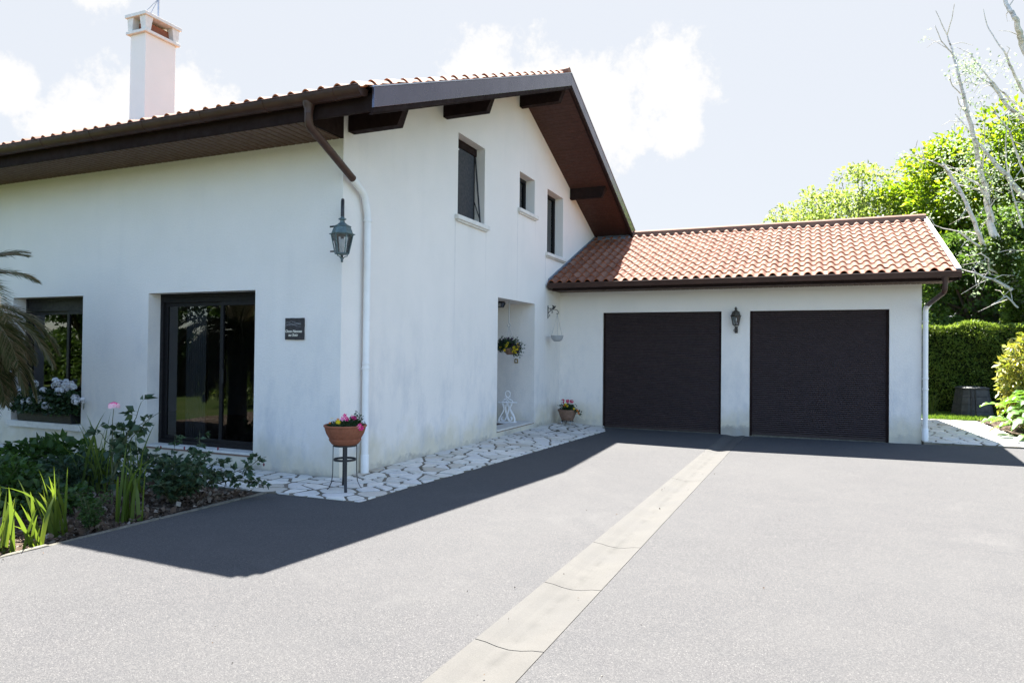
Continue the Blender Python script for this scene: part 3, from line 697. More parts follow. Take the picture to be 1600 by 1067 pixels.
# things indoors that show faintly through the glass
cu = MB(); pts = []
for i in range(60): t = i/59; pts.append((-3.22+t*.42, .52+.035*math.sin(i*1.05)))
for a, b in zip(pts[:-1], pts[1:]): cu.quad((a[0], a[1], .18), (b[0], b[1], .18), (b[0], b[1], 2.36), (a[0], a[1], 2.36))
o = cu.build('curtain', 'curtain_cloth'); autosmooth(o, 80); tag(o, 'pale curtain drawn aside behind the left leaf of the sliding door', 'curtain')
m = MB(); frame_rect(m, PA, -4.4, -3.5, 1.45, 2.25, .05, 4.13, 4.17); pf = m.build('framed_picture', 'black_iron'); tag(pf, 'framed picture on the back wall seen through the sliding door', 'picture')
m = MB(); m.quad((-4.36, 4.16, 1.49), (-3.54, 4.16, 1.49), (-3.54, 4.16, 2.21), (-4.36, 4.16, 2.21)); m.build('print', 'picture_dark', pf)
cb = thing('wall_cabinet', 'pale wall cabinet hanging indoors behind the right leaf of the sliding door', 'cabinet', (-2.45, 4.18, 1.35))
m = MB(); m.box(-.65, .65, -.34, 0, 0, .95); m.build('body', 'radiator_white', cb, bevel=.01)
for sx in (-.64, .01): m = MB(); m.box(sx, sx+.63, -.362, -.343, .01, .94); d_ = m.build('door', 'radiator_white', cb, bevel=.004)

PB = lambda u, z, d: (-d, u, z)
def gwin(hole, sill_o=.07, flap=False):
    u0, u1, z0, z1 = hole; m = MB(); frame_rect(m, PB, u0, u1, z0, z1, .06, .20, .28); w = m.build('window', 'black_frame', house, bevel=.004)
    m = MB(); m.box(-.245, -.24, u0+.06, u1-.06, z0+.06, z1-.06); m.build('pane', 'window_glass', w)
    m = MB(); m.box(-.27, -.262, u0+.06, u1-.06, z0+.06, z1-.06); m.build('blind', 'black_frame', w)
    m = MB(); m.prism([(-.20, z0+.012), (sill_o, z0-.012), (sill_o, z0-.085), (.0, z0-.085), (-.20, z0-.07)], 1, u0-.10, u1+.10); m.prism([(0, z0-.085), (sill_o-.025, z0-.085), (sill_o-.035, z0-.115), (0, z0-.115)], 1, u0-.06, u1+.06); m.build('sill', 'sill_stone', w, bevel=.006)
    if flap:
        # roller shutter propped outwards at the bottom: box, curtain and two arms
        m = MB(); m.box(-.26, -.155, u0+.02, u1-.02, z1-.14, z1-.005); m.build('shutter_box', 'brown_fascia', w, bevel=.006)
        m = MB(); zb = z0+.02
        for yy in (u0+.03, u1-.07): m.tube([(-.16, yy, z1-.16), (-.05, yy, zb)], .014, 6)
        m.tube([(-.05, u0+.03, zb), (-.05, u1-.07, zb)], .014, 6)
        m.tube([(-.19, u1-.06, z0+.45), (-.055, u1-.07, z0+.08)], .009, 6)
        m.build('shutter_arm', 'black_iron', w)
        m = MB(); m.box(-.175, -.165, u0+.03, u1-.12, z0+.06, z1-.15)
        m.build('shutter_curtain', 'blind_slate', w)
        m = MB(); m.box(-.150, -.140, u0+.15, u0+.30, z1-.20, z1-.185); m.build('catch', 'white_metal', w)
gwin(W1, .075, True); gwin(W2, .07); gwin(W3, .07)
# porch step and floor
m = MB(); m.box(-1.5, -.012, ENT[0], ENT[1], -.2, .074); m.build('porch_floor', 'sill_stone', house)
m = MB(); m.box(-.36, .018, ENT[0]+.003, 5.62, .0745, .106); m.box(-.36, .018, 5.63, ENT[1]-.003, .0745, .104); m.build('porch_step', 'paving_stone', house, bevel=.007)
m = MB(); m.box(.001, .008, ENT[0]+.003, ENT[1]-.003, .060, .073); m.build('step_joint', 'brown_clay', house)
m = MB(); m.box(-1.49, -1.44, 4.95, 6.05, .08, 2.25); dr = m.build('front_door', 'brown_fascia', house, bevel=.01)
m = MB(); m.tube([(-1.44, 5.95, 1.1), (-1.38, 5.95, 1.1), (-1.38, 5.82, 1.1)], .012, 8); m.build('handle', 'brass', dr)
m = MB(); m.box(-1.2, -.40, 4.85, 5.95, .078, .098); o = m.build('door_mat', 'door_mat', bevel=.006); tag(o, 'flat brown doormat on the porch floor at the entrance', 'doormat')
m = MB(); m.box(-.46, -.37, ENT[1]-.014, ENT[1]-.001, 1.335, 1.425); bp = m.build('door_bell', 'brass', bevel=.004); tag(bp, 'small square brass bell push on the porch side wall', 'doorbell')
m = MB(); m.lathe([(.0, .012), (.018, .008), (.02, 0)], (0, 0, 0), 14); o = m.build('button', 'white_metal', bp); o.location = (-.415, ENT[1]-.014, 1.38); o.rotation_euler = (R(90), 0, 0)

# ------------------------------------------------------------------ garage
garage = thing('garage', 'low white double garage wing with red clay tiled roof', 'garage', (0, GX, 0))
def loc(o):                       # garage parts are modelled in world coordinates
    o.location = (0, -GX, 0); return o
GE = 7.38; G1 = (1.04, 3.66, -.3, 2.494); G2 = (4.235, 6.83, -.3, 2.494); GS = 2.972
m = MB()
def gw():
    us = [0, G1[0], G1[1], G2[0], G2[1], GE]
    for u0, u1 in zip(us[:-1], us[1:]):
        hole = (u0, u1) in ((G1[0], G1[1]), (G2[0], G2[1])); z = 2.494 if hole else -.3
        m.quad((u0, GX, z), (u1, GX, z), (u1, GX, 3.05), (u0, GX, 3.05))
    for h in (G1, G2):
        a, b, c, d = h; D = .30
        m.quad((a, GX, c), (a, GX, d), (a, GX+D, d), (a, GX+D, c)); m.quad((b, GX, c), (b, GX, d), (b, GX+D, d), (b, GX+D, c)); m.quad((a, GX, d), (b, GX, d), (b, GX+D, d), (a, GX+D, d))
gw()
m.poly([(GE, GX, -.3), (GE, 14.3, -.3), (GE, 14.3, 3.0), (GE, 11.25, 4.55), (GE, GX, 3.3)])
m.quad((0, 14.3, -.3), (GE, 14.3, -.3), (GE, 14.3, 3.1), (0, 14.3, 3.1)); m.quad((-.01, 11.9, -.3), (-.01, 14.3, -.3), (-.01, 14.3, 3.1), (-.01, 11.9, 4.2))
loc(m.build('wall', 'wall_render', garage))
GY0, GZ0, GSl = 7.40, 3.115, .42
zgt = lambda y: GZ0+GSl*(y-GY0) if y < 11.25 else GZ0+GSl*(11.25-GY0)-GSl*(y-11.25)
VX = 7.86
loc(deck('roof_deck', 'brown_fascia', .0, VX-.02, [7.48, 11.25, 15.05], lambda y: zgt(y)-.02, lambda y: zgt(y)-.10, garage))
loc(tile_roof('roof_tiles', .03, VX-.055, GY0, GZ0, GSl, 12, .347, .2115, garage, seed=3))
loc(tile_roof('roof_tiles', .03, VX-.055, 15.10, GZ0, GSl, 12, .347, .2115, garage, ry=-1, seed=4))
m = MB(); x = 1.06; zr = zgt(11.25)
while x < VX-.02:
    x2 = min(x+.42, VX-.02); m.prism([(11.10, zr-.03), (11.115, zr+.075), (11.18, zr+.118), (11.32, zr+.118), (11.385, zr+.075), (11.40, zr-.03)], 0, x, x2); x += .405
o = m.build('ridge_tiles', 'clay_tile', garage, bevel=.008); loc(o)
m = MB(); m.box(1.0, VX-.03, 11.07, 11.10, zr-.05, zr+.065); loc(m.build('ridge_closure', 'brown_clay', garage))
# white verge of the roof's right edge
m = MB(); ya, yb = 7.34, 11.27
m.prism([(ya, zgt(ya)-.15), (yb, zgt(yb)-.15), (yb, zgt(yb)+.055), (ya, zgt(ya)+.055)], 0, VX-.03, VX+.0)
m.prism([(11.25, zgt(11.25)-.15), (15.1, zgt(15.1)-.15), (15.1, zgt(15.1)+.055), (11.25, zgt(11.25)+.055)], 0, VX-.03, VX+.0)
loc(m.build('verge_board', 'brown_fascia', garage))
m = MB(); m.prism([(ya, zgt(ya)+.057), (yb, zgt(yb)+.057), (yb, zgt(yb)+.074), (ya, zgt(ya)+.074)], 0, VX-.075, VX+.008)
loc(m.build('verge_capping', 'white_verge', garage))
m = MB(); planks(m, (.0, 7.43, GS), (0, 1, 0), (1, 0, 0), GX-7.43, VX-.03, .10, (0, 0, -1), .018, .012); loc(m.build('eave_soffit', 'eave_soffit_brown', garage))
m = MB(); m.box(.12, VX-.03, 7.40, 7.43, 2.945, 3.10); loc(m.build('fascia', 'brown_fascia', garage, bevel=.004))
m = MB(); m.quad((VX-.035, 7.43, GS), (VX-.035, GX, GS), (VX-.035, GX, 3.35), (VX-.035, 7.43, 3.05)); loc(m.build('eave_end_panel', 'brown_fascia', garage))
m = MB(); m.box(GE, VX-.03, GX, GX+.02, GS, 3.35); loc(m.build('eave_return', 'eave_soffit_brown', garage))
loc(gutter('gutter', .045, VX, 7.325, 3.10, .072, garage, joints=2.6, square=True))
# flashing along the house wall
m = MB(); m.prism([(7.42, zgt(7.42)+.03), (11.10, zgt(11.1)+.03), (11.10, zgt(11.1)+.10), (7.42, zgt(7.42)+.10)], 0, .003, .022); m.prism([(7.42, zgt(7.42)+.03), (11.10, zgt(11.1)+.03), (11.10, zgt(11.1)+.045), (7.42, zgt(7.42)+.045)], 0, .022, .09)
loc(m.build('flashing', 'lead_flashing', garage))
m = MB(); m.prism([(10.85, zgt(10.85)+.04), (11.09, zgt(11.09)+.05), (11.09, zgt(11.09)+.10), (10.85, zgt(10.85)+.06)], 0, .09, 1.0); loc(m.build('valley_flashing', 'lead_flashing', garage))
m = MB(); m.lathe([(.07, .02), (.064, 0), (.045, -.06), (.042, -.10)], (7.62, 7.325, 2.99), 18)
pipe(m, [(7.62, 7.325, 2.93), (7.62, 7.34, 2.74), (7.45, 8.10, 2.55)], .042)
o = m.build('gutter_outlet', 'brown_gutter', garage); autosmooth(o, 50); loc(o)
m = MB(); pipe(m, [(7.47, 8.05, 2.56), (7.435, 8.20, 2.50), (7.435, 8.21, 2.35), (7.435, 8.21, -.05)], .047)
for z in (2.25, 1.15, .95): m.lathe([(.049, -.02), (.054, -.015), (.054, .015), (.049, .02)], (7.435, 8.21, z), 18)
m.lathe([(.047, .10), (.055, .09), (.055, -.13)], (7.435, 8.21, .1), 18)
o = m.build('downpipe', 'white_pipe', garage); autosmooth(o, 50); loc(o)
def roller(h, zb, y, name='roller_door'):
    u0, u1, _, z1 = h; m = MB(); z = zb+.06; p = .0405
    bk_ = MB(); bk_.box(u0, u1, y+.0205, y+.03, -.3, z1+.06); loc(bk_.build('garage_backing', 'shutter_slat', garage))
    m.prism([(y-.006, zb), (y+.02, zb), (y+.02, zb+.058), (y-.006, zb+.058)], 0, u0, u1)
    while z < z1:
        zz = min(z+p, z1+.05)
        m.prism([(y+.012, z), (y+.004, z+.002), (y-.003, z+.009), (y-.005, z+.018), (y-.002, z+.029), (y+.005, z+.036), (y+.013, z+.0385), (y+.02, z+.0385), (y+.02, z)], 0, u0, u1); z += p
    d = m.build(name, 'shutter_slat', garage); loc(d)
    for (a, b) in ((u0+.001, u0+.05), (u1-.05, u1-.001)):
        m = MB(); m.box(a, b, y-.022, y-.007, zb-.02, z1-.001); m.build('guide_rail', 'brown_fascia', d)
    m = MB(); m.box(u0+.001, u1-.001, y+.0, y+.3, -.3, zb-.004); m.build('threshold', 'curb_concrete', d)
    return d
tag(roller(G1, -.118, GX+.085), 'left roller shutter garage door'); tag(roller(G2, -.108, GX+.075), 'right roller shutter garage door')

# ------------------------------------------------------------------ lanterns
def lantern(root, s, metal, n=6):
    """tapered glazed lantern; origin at the centre of its widest ring"""
    ph = math.pi/n
    def ring(r, z): return [(r*s*math.cos(2*math.pi*i/n+ph), r*s*math.sin(2*math.pi*i/n+ph), z*s) for i in range(n)]
    bot, top = ring(.095, -.27), ring(.152, .0)
    m = MB()
    for i in range(n):
        m.tube([bot[i], top[i]], .0075*s*1.2, 5); j = (i+1) % n; m.tube([bot[i], bot[j]], .008*s, 5); m.tube([top[i], top[j]], .010*s, 5)
    m.build('frame', metal, root)
    m = MB(); ins = .985
    for i in range(n):
        j = (i+1) % n; m.quad(*[tuple(q*ins if k < 2 else q for k, q in enumerate(p)) for p in (bot[i], bot[j], top[j], top[i])])
    m.build('pane', 'lantern_glass', root)
    m = MB(); m.lathe([(.182*s, .0), (.184*s, .008*s), (.150*s, .02*s), (.140*s, .05*s), (.118*s, .105*s), (.128*s, .112*s), (.124*s, .120*s), (.07*s, .145*s), (.035*s, .175*s), (.030*s, .205*s), (.058*s, .215*s), (.056*s, .225*s), (.022*s, .245*s), (.012*s, .275*s), (0, .28*s)], seg=n, phase=ph); m.lathe([(.182*s, 0), (.145*s, .001), (.12*s, .10*s), (0, .11*s)], seg=n, phase=ph)
    m.build('lantern_roof', metal, root)
    m = MB(); m.lathe([(0, -.255*s), (.10*s, -.272*s), (.10*s, -.280*s), (.03*s, -.29*s), (.0, -.30*s)], seg=n, phase=ph)
    for i in range(3):
        a = 2*math.pi*i/3+.3; c, d = math.cos(a), math.sin(a); pts = [(.085*s, -.275*s), (.075*s, -.31*s), (.045*s, -.315*s), (.022*s, -.335*s), (.008*s, -.365*s)]
        m.tube([(r*c, r*d, z) for r, z in pts], .007*s, 5)
    m.lathe([(0, -.35*s), (.014*s, -.36*s), (.016*s, -.375*s), (.006*s, -.39*s), (0, -.40*s)], seg=8)
    o = m.build('finial', metal, root)
    m = MB(); m.lathe([(.0, -.25*s), (.014*s, -.25*s), (.014*s, -.17*s), (.028*s, -.14*s), (.034*s, -.105*s), (.024*s, -.07*s), (0, -.055*s)], seg=12); o = m.build('bulb', 'petal_white', root); autosmooth(o, 60)
LX, LY, LZ = .245, -.325, 2.965
lt = thing('wall_lantern', 'verdigris wall lantern hanging from a black arm on the house corner', 'lantern', (LX, LY, LZ))
lantern(lt, .84, 'verdigris')
m = MB(); dx, dy = -LX, -LY; pts = []
A0 = (.99, -.02)
for (t, z) in [(.97, .02), (.97, .16), (.93, .30), (.78, .40), (.55, .445), (.30, .44), (.10, .40), (.02, .34), (0, .22)]: pts.append((dx*t, dy*t, z))
m.tube(pts, .021, 8); m.tube([(dx*.97, dy*.97, .02), (dx*.97, dy*.97, -.28)], .014, 8)
m.tube([(dx*.97-.0, dy*.97, .13), (dx*.3, dy*.3, .13)], .010, 6); m.tube([(dx*.97, dy*.97, -.25), (dx*.27, dy*.27, -.25)], .010, 6)
m.tube([(-.05, .0, .11), (-.15, -.04, .095)], .011, 6); m.tube([(-.08, -.02, -.20), (-.14, -.04, -.20)], .010, 6)
m.build('bracket_arm', 'black_iron', lt)
l2 = thing('wall_lantern', 'grey bronze lantern fixed on the pillar between the two garage doors', 'lantern', (3.965, GX-.135, 2.385), 0)
lantern(l2, .70, 'aged_bronze')
m = MB(); m.tube([(0, .13, -.30), (0, .02, -.30), (0, .0, -.285)], .010, 6); m.box(-.03, .03, .115, .134, -.36, -.22)
pts = [(.038*math.cos(a), -.0, -.305+.034*math.sin(a)) for a in np.linspace(0, 2*math.pi, 13)]; m.tube(pts, .009, 6, cap=False); m.build('bracket', 'aged_bronze', l2)
# porch ceiling lamp
pl = thing('porch_lamp', 'black caged lamp on the porch ceiling above the hanging pansies', 'lamp', (-.42, 5.72, 2.60))
m = MB(); m.lathe([(0, 0), (.11, 0), (.13, -.02), (.135, -.035), (.0, -.04)], seg=8); m.build('canopy', 'black_iron', pl)
m = MB()
for i in range(8):
    a = 2*math.pi*i/8; m.tube([(.13*math.cos(a), .13*math.sin(a), -.035), (.09*math.cos(a), .09*math.sin(a), -.115)], .007, 5)
m.lathe([(0, -.11), (.095, -.11), (.095, -.12), (0, -.125)], seg=8); m.build('cage', 'black_iron', pl)
m = MB(); m.lathe([(.12, -.037), (.085, -.11)], seg=8); m.build('shade', 'lantern_glass', pl)

# name plaque
pq = MB(); gp = random.Random(5)
x0, x1, z0, z1 = -.872, -.565, 1.712, 1.992; k_ = 9; ring = []
for (a, b) in (((x0, z0), (x1, z0)), ((x1, z0), (x1, z1)), ((x1, z1), (x0, z1)), ((x0, z1), (x0, z0))):
    for i in range(k_): t = i/k_; ring.append((a[0]+(b[0]-a[0])*t+gp.uniform(-.002, .002), a[1]+(b[1]-a[1])*t+gp.uniform(-.002, .002)))
pq.prism(ring, 1, -.020, -.004); plaque = pq.build('name_plaque', 'slate', bevel=.003); tag(plaque, 'dark slate house name plaque with pale lettering beside the sliding door', 'plaque')
def text(body, size, loc_, rot, mat, parent, name='lettering', shear=.25):
    cu_ = bpy.data.curves.new(name, 'FONT'); cu_.body = body; cu_.size = size; cu_.extrude = .0012; cu_.align_x = 'CENTER'; cu_.shear = shear; cu_.offset = .0012
    o = bpy.data.objects.new(name, cu_); COL.objects.link(o); dg = bpy.context.evaluated_depsgraph_get(); me = bpy.data.meshes.new_from_object(o.evaluated_get(dg)); bpy.data.objects.remove(o)
    me.materials.clear(); me.materials.append(M[mat]); o = bpy.data.objects.new(name, me); COL.objects.link(o); o.location = loc_; o.rotation_euler = rot; o.parent = parent; return o
text('Once Nanous', .048, (-.732, -.0225, 1.806), (R(90), 0, 0), 'lettering', plaque)
text('au Sotz', .050, (-.738, -.0225, 1.757), (R(90), 0, 0), 'lettering', plaque)
pm = MB()
for i in range(5):
    pts = [(-.86+.05*j, -.0215, 1.93+.012*i+.018*math.sin(j*.9+i*1.7)-.02*i) for j in range(6)]; pm.tube(pts, .0012, 4)
pm.build('engraving', 'grey_plastic', plaque)

# ------------------------------------------------------------------ flowers and pots
def flower(m, c, n, r, mi=0, petals=5, cup=.25, ci=None):
    c = Vector(c); n = Vector(n).normalized(); a = n.orthogonal().normalized(); b = n.cross(a); w = math.pi/petals*1.05; o = random.random()*6
    for i in range(petals):
        t = 2*math.pi*i/petals+o; d = lambda q, rr, h: c+(a*math.cos(q)+b*math.sin(q))*rr+n*h
        m.poly([c, d(t-w*.8, r*.62, cup*r*.5), d(t-w*.5, r*.95, cup*r), d(t, r*1.05, cup*r*.8), d(t+w*.5, r*.95, cup*r), d(t+w*.8, r*.62, cup*r*.5)], mi)
    if ci is not None: m.poly([c+(a*math.cos(q)+b*math.sin(q))*r*.26+n*(cup*r*.35) for q in np.linspace(0, 2*math.pi, 7)[:-1]], ci)
def rosette(m, c, r, n, mi=0, ups=None):
    """ball of many small florets"""
    for i in range(n):
        d = Vector((random.gauss(0, 1), random.gauss(0, 1), random.gauss(0, 1)+.6)).normalized(); flower(m, Vector(c)+d*r*random.uniform(.75, 1), d, r*.36, mi, 5, .2)
# iron plant stand and terracotta bowl
SX, SY, SZ = .49, -.54, -.016
ps = thing('plant_stand', 'black wrought iron plant stand with a ring and four curved legs', 'plant stand', (SX, SY, SZ))
vd = math.atan2(-6.56, 4.9)+.07
STH = .52
m = MB(); m.lathe([(.118, STH-.016), (.132, STH-.016), (.132, STH), (.118, STH), (.118, STH-.016)], seg=36); m.lathe([(.0, STH-.006), (.118, STH-.006)], seg=36); m.build('top_ring', 'black_iron', ps)
m = MB(); rr = .122; z = .34; m.lathe([(rr-.004, z), (rr+.004, z), (rr+.004, z+.024), (rr-.004, z+.024), (rr-.004, z)], seg=36); m.build('stretcher_ring', 'black_iron', ps)
for i in range(4):
    a = vd+i*math.pi/2; m = MB(); prof = [(.128, STH-.005), (.129, .35), (.130, .20), (.140, .10), (.170, .035), (.205, .004)]
    c, s = math.cos(a), math.sin(a); pa = []
    for r_, z_ in prof: pa.append([(r_*c-s*h, r_*s+c*h, z_) for h in (-.017, .017)])
    th = .008; 
    def off(p, e): return (p[0]+c*e, p[1]+s*e, p[2])
    for u, w in zip(pa[:-1], pa[1:]):
        m.quad(u[0], u[1], w[1], w[0]); m.quad(off(u[0], th), off(w[0], th), off(w[1], th), off(u[1], th)); m.quad(u[0], w[0], off(w[0], th), off(u[0], th)); m.quad(u[1], off(u[1], th), off(w[1], th), w[1])
    m.build('leg', 'black_iron', ps)
bowl = thing('flower_bowl', 'wide terracotta bowl of pink and yellow flowers standing on the iron stand', 'flower bowl', (SX, SY, SZ+STH))
m = MB(); m.lathe([(.0, .002), (.128, .0), (.150, .012), (.178, .050), (.183, .066), (.176, .072), (.186, .085), (.212, .130), (.228, .180), (.232, .205), (.243, .210), (.245, .222), (.238, .230), (.226, .226), (.220, .200), (.19, .12)], seg=56)
o = m.build('bowl', 'terracotta', bowl); autosmooth(o, 45)
m = MB(); m.lathe([(0, .195), (.226, .193)], seg=32); m.build('compost', 'garden_soil', bowl)
g = np.random.default_rng(11); n = 900; a = g.random(n)*6.28; r_ = .20*np.sqrt(g.random(n)); C = np.stack([r_*np.cos(a), r_*np.sin(a), .20+.075*g.random(n)*(1-(r_/.24)**2)], 1)
a2 = vd+math.pi/2
n2 = 420; ex = np.array([.11*math.cos(a2-.15), .11*math.sin(a2-.15), .25]) + g.normal(size=(n2, 3))*np.array([.035, .035, .04]); C = np.concatenate([C, ex])
leaves('foliage', C, .032, 'leaf_pot', bowl, upbias=.5, width=.5)
def mkfl(parent, name, mats, lst):
    for (c, nn, r, mi, pt) in lst: m = MB(); flower(m, c, nn, r, 0, pt, .25); m.build(name, mats[mi], parent)
vx = Vector((math.cos(vd), math.sin(vd), 0)); rx = Vector((-math.sin(vd), math.cos(vd), 0))     # towards the camera, to the right
def bp_(f, r, h): v = vx*f+rx*r; return (v.x, v.y, h)
toC = (vx.x, vx.y, .35)
mkfl(bowl, 'flower', ['petal_magenta', 'petal_pink', 'petal_yellow', 'petal_orange'], [
    (bp_(.03, -.01, .335), toC, .024, 0, 5), (bp_(.05, -.035, .30), toC, .026, 1, 5), (bp_(.05, .012, .297), toC, .026, 0, 5), (bp_(.01, .008, .31), (0, 0, 1), .02, 0, 5),
    (bp_(.05, .095, .305), toC, .026, 0, 5), (bp_(.03, .075, .315), toC, .020, 1, 5), (bp_(.18, .16, .205), toC, .032, 0, 6), (bp_(.20, .135, .225), toC, .026, 1, 5), (bp_(.17, .15, .24), toC, .02, 0, 5),
    (bp_(.02, -.15, .30), (0, 0, 1), .025, 2, 9), (bp_(.10, -.09, .27), toC, .026, 2, 9), (bp_(.08, -.075, .262), toC, .022, 2, 8), (bp_(.03, -.085, .29), toC, .018, 3, 8), (bp_(.05, -.175, .255), toC, .014, 3, 7), (bp_(.0, .075, .335), (0, 0, 1), .018, 3, 7)])
# pot on a wheeled trolley in the corner
pt_ = thing('flower_pot', 'brown ribbed clay pot of red flowers in the corner by the garage', 'flower pot', (.36, 7.80, -.03))
m = MB(); m.lathe([(0, .075), (.115, .072), (.130, .085), (.150, .14), (.158, .145), (.162, .16), (.178, .21), (.200, .27), (.212, .285), (.216, .31), (.205, .315), (.196, .29), (.17, .2)], seg=40, sx=1.05); o = m.build('pot', 'brown_clay', pt_); autosmooth(o, 40)
m = MB(); m.lathe([(0, .285), (.2, .285)], seg=24); m.build('compost', 'garden_soil', pt_)
g = np.random.default_rng(12); n = 520; C = np.stack([g.normal(0, .075, n), g.normal(0, .06, n), .30+.12*g.random(n)], 1); tr = np.stack([np.linspace(.05, .33, 130)+g.normal(0, .02, 130), g.normal(-.05, .03, 130), .36-.9*(np.linspace(0, .3, 130))**1.5+g.normal(0, .02, 130)], 1)
leaves('foliage', np.concatenate([C, tr]), .045, 'leaf_pot', pt_, upbias=.3)
for (x, z) in ((-.10, .50), (.015, .50), (.105, .495)): m = MB(); rosette(m, (x, -.03, z), .045, 30, 0); m.build('flower', 'petal_red', pt_)
for (x, z) in ((-.10, .50), (.015, .50), (.105, .495)): m = MB(); m.tube([(x*.6, -.02, .3), (x, -.03, z)], .004, 4); m.build('flower_stem', 'rose_stem', pt_)
for (x, z, k_) in ((-.01, .44, 1), (.03, .40, 1), (-.04, .41, 2), (.19, .345, 1), (.27, .31, 2), (.30, .25, 2)): m = MB(); flower(m, (x, -.10, z), (.2, -1, .2), .026, 0, 8); m.build('flower', ['petal_red', 'petal_yellow', 'petal_orange'][k_], pt_)
m = MB(); 
for x in (-.09, .0, .09): m.tube([(x-.01, -.08, .0), (x, -.08, .05), (x+.01, -.08, .074)], .010, 6)
m.lathe([(.14, .05), (.145, .05), (.145, .065), (.14, .065)], seg=24)
m.build('foot', 'black_iron', pt_)
for sx, sy in ((-.10, -.09), (.10, -.09), (-.1, .09), (.1, .09)):
    m = MB(); m.tube([(sx-.012, sy, .027), (sx+.012, sy, .027)], .027, 14); m.build('castor', 'grey_plastic', pt_)
# hanging pansy basket in the porch
hb = thing('hanging_basket', 'hanging basket of yellow and dark purple pansies in the porch', 'hanging basket', (-.12, 5.62, 1.52))
m = MB(); m.lathe([(0, 0), (.07, .0), (.11, .04), (.14, .11), (.145, .13), (.135, .13)], seg=28); o = m.build('pot', 'brown_clay', hb); autosmooth(o)
m = MB(); m.tube([(-.04, 0, .62), (-.04, 0, 1.08)], .008, 6)
pts = [(-.04+.032*math.cos(a), 0, .59+.032*math.sin(a)) for a in np.linspace(1.57, -3.5, 12)]; m.tube(pts, .007, 6)
for a in (0, 2.1, 4.2): m.tube([(-.04, 0, .56), (.13*math.cos(a), .13*math.sin(a), .13)], .003, 4)
m.build('hanger', 'grey_plastic', hb)
g = np.random.default_rng(13); n = 1500; C = np.concatenate([g.normal(size=(n, 3))*[.085, .07, .055]+[-.07, -.02, .21], g.normal(size=(n//2, 3))*[.05, .05, .07]+[.16, -.05, .13], g.normal(size=(n//3, 3))*[.05, .05, .05]+[-.20, -.02, .16]]); leaves('foliage', C, .035, 'leaf_pot', hb, upbias=.2)
random.seed(21)
def pansy(c, nn, r, k_, cup, ci=None):
    m = MB(); flower(m, c, nn, r, k_, 5, cup, ci); m.build('flower', ['petal_yellow', 'petal_dark'], hb)
for i in range(34):
    x = random.gauss(.17, .045); z = random.gauss(.14, .055); pansy((x, -.13+random.uniform(-.02, .03), z), (.5+random.uniform(-.3, .3), -1, random.uniform(-.3, .4)), .024, random.choice([0, 0, 1]), .1, 1)
for (x, z) in ((.0, .235), (-.01, .215), (-.06, .18), (-.05, .165), (-.03, .175), (-.07, .10), (-.075, .085), (-.16, .15), (-.02, .2)): pansy((x, -.13, z), (.4, -1, .1), .023, 0, .1, 1)
for (x, z) in ((-.12, .30), (-.10, .285), (-.02, .325), (.06, .315), (.055, .27), (-.19, .27), (-.15, .25), (.1, .24), (-.2, .2), (.02, .26), (-.02, .29), (.12, .06), (.2, .06)): pansy((x, -.08, z), (.4, -1, .2), .026, 1, .15)
# bird bracket with an empty hanging bowl
br = thing('wall_bracket', 'black scrolled iron wall bracket with a small bird on top', 'bracket', (0, 7.42, 2.33))
m = MB(); m.box(.002, .012, -.012, .012, .0, .29); m.build('back_plate', 'black_iron', br)
BA = .0
def bk(x, z, y=0): return (x, -.25*x+y, z)
m = MB(); m.tube([bk(.01, .11), bk(.04, .15), bk(.09, .185), bk(.15, .198), bk(.22, .19), bk(.265, .165), bk(.28, .13), bk(.268, .098), bk(.245, .094), bk(.232, .112)], .0075, 6)
m.tube([bk(.01, .04), bk(.04, .045), bk(.06, .07), bk(.05, .09), bk(.035, .08)], .006, 6); m.tube([bk(.09, .18), bk(.12, .165), bk(.135, .14), bk(.12, .12), bk(.10, .13), bk(.105, .145)], .006, 6); m.tube([bk(.01, .25), bk(.05, .22), bk(.08, .19)], .006, 6)
m.build('scroll', 'black_iron', br)
m = MB()
def ell(m, c, r, ax=None, seg=10):
    pr = [(math.sin(t), -math.cos(t)) for t in np.linspace(0, math.pi, 8)]
    n = len(m.v); m.lathe(pr, seg=seg); 
    for i in range(n, len(m.v)):
        v = Vector(m.v[i]); v = Vector((v.x*r[0], v.y*r[1], v.z*r[2])); 
        if ax: v = Matrix.Rotation(ax, 3, 'Y') @ v
        m.v[i] = tuple(v+Vector(c))
ell(m, bk(.155, .232), (.045, .022, .024), -.5); ell(m, bk(.19, .262), (.018, .016, .017)); m.tube([bk(.205, .265), bk(.222, .268)], [.006, .001], 5)
m.quad(bk(.12, .225), bk(.06, .235), bk(.055, .215), bk(.115, .205)); m.quad(bk(.14, .25, -.012), bk(.115, .305, -.03), bk(.135, .29, -.035), bk(.175, .245, -.015)); m.quad(bk(.14, .25, .012), bk(.11, .30, .03), bk(.14, .29, .035), bk(.175, .245, .015))
o = m.build('bird', 'black_iron', br)
hbx = bk(.25, .094)
hg = thing('hanging_bowl', 'empty grey plastic hanging bowl below the bird bracket', 'hanging bowl', (hbx[0]+.0, 7.42+hbx[1], 2.33-.51))
m = MB(); m.lathe([(0, .0), (.06, 0), (.095, .02), (.125, .06), (.138, .115), (.142, .118), (.142, .13), (.134, .13), (.125, .08), (.05, .01)], seg=32); o = m.build('bowl', 'grey_plastic', hg); autosmooth(o, 40)
m = MB()
for a in (3.0, .95, 5.1): m.tube([(0, 0, .595), (.136*math.cos(a), .136*math.sin(a), .13)], .0035, 4)
m.build('hanger', 'grey_plastic', hg)
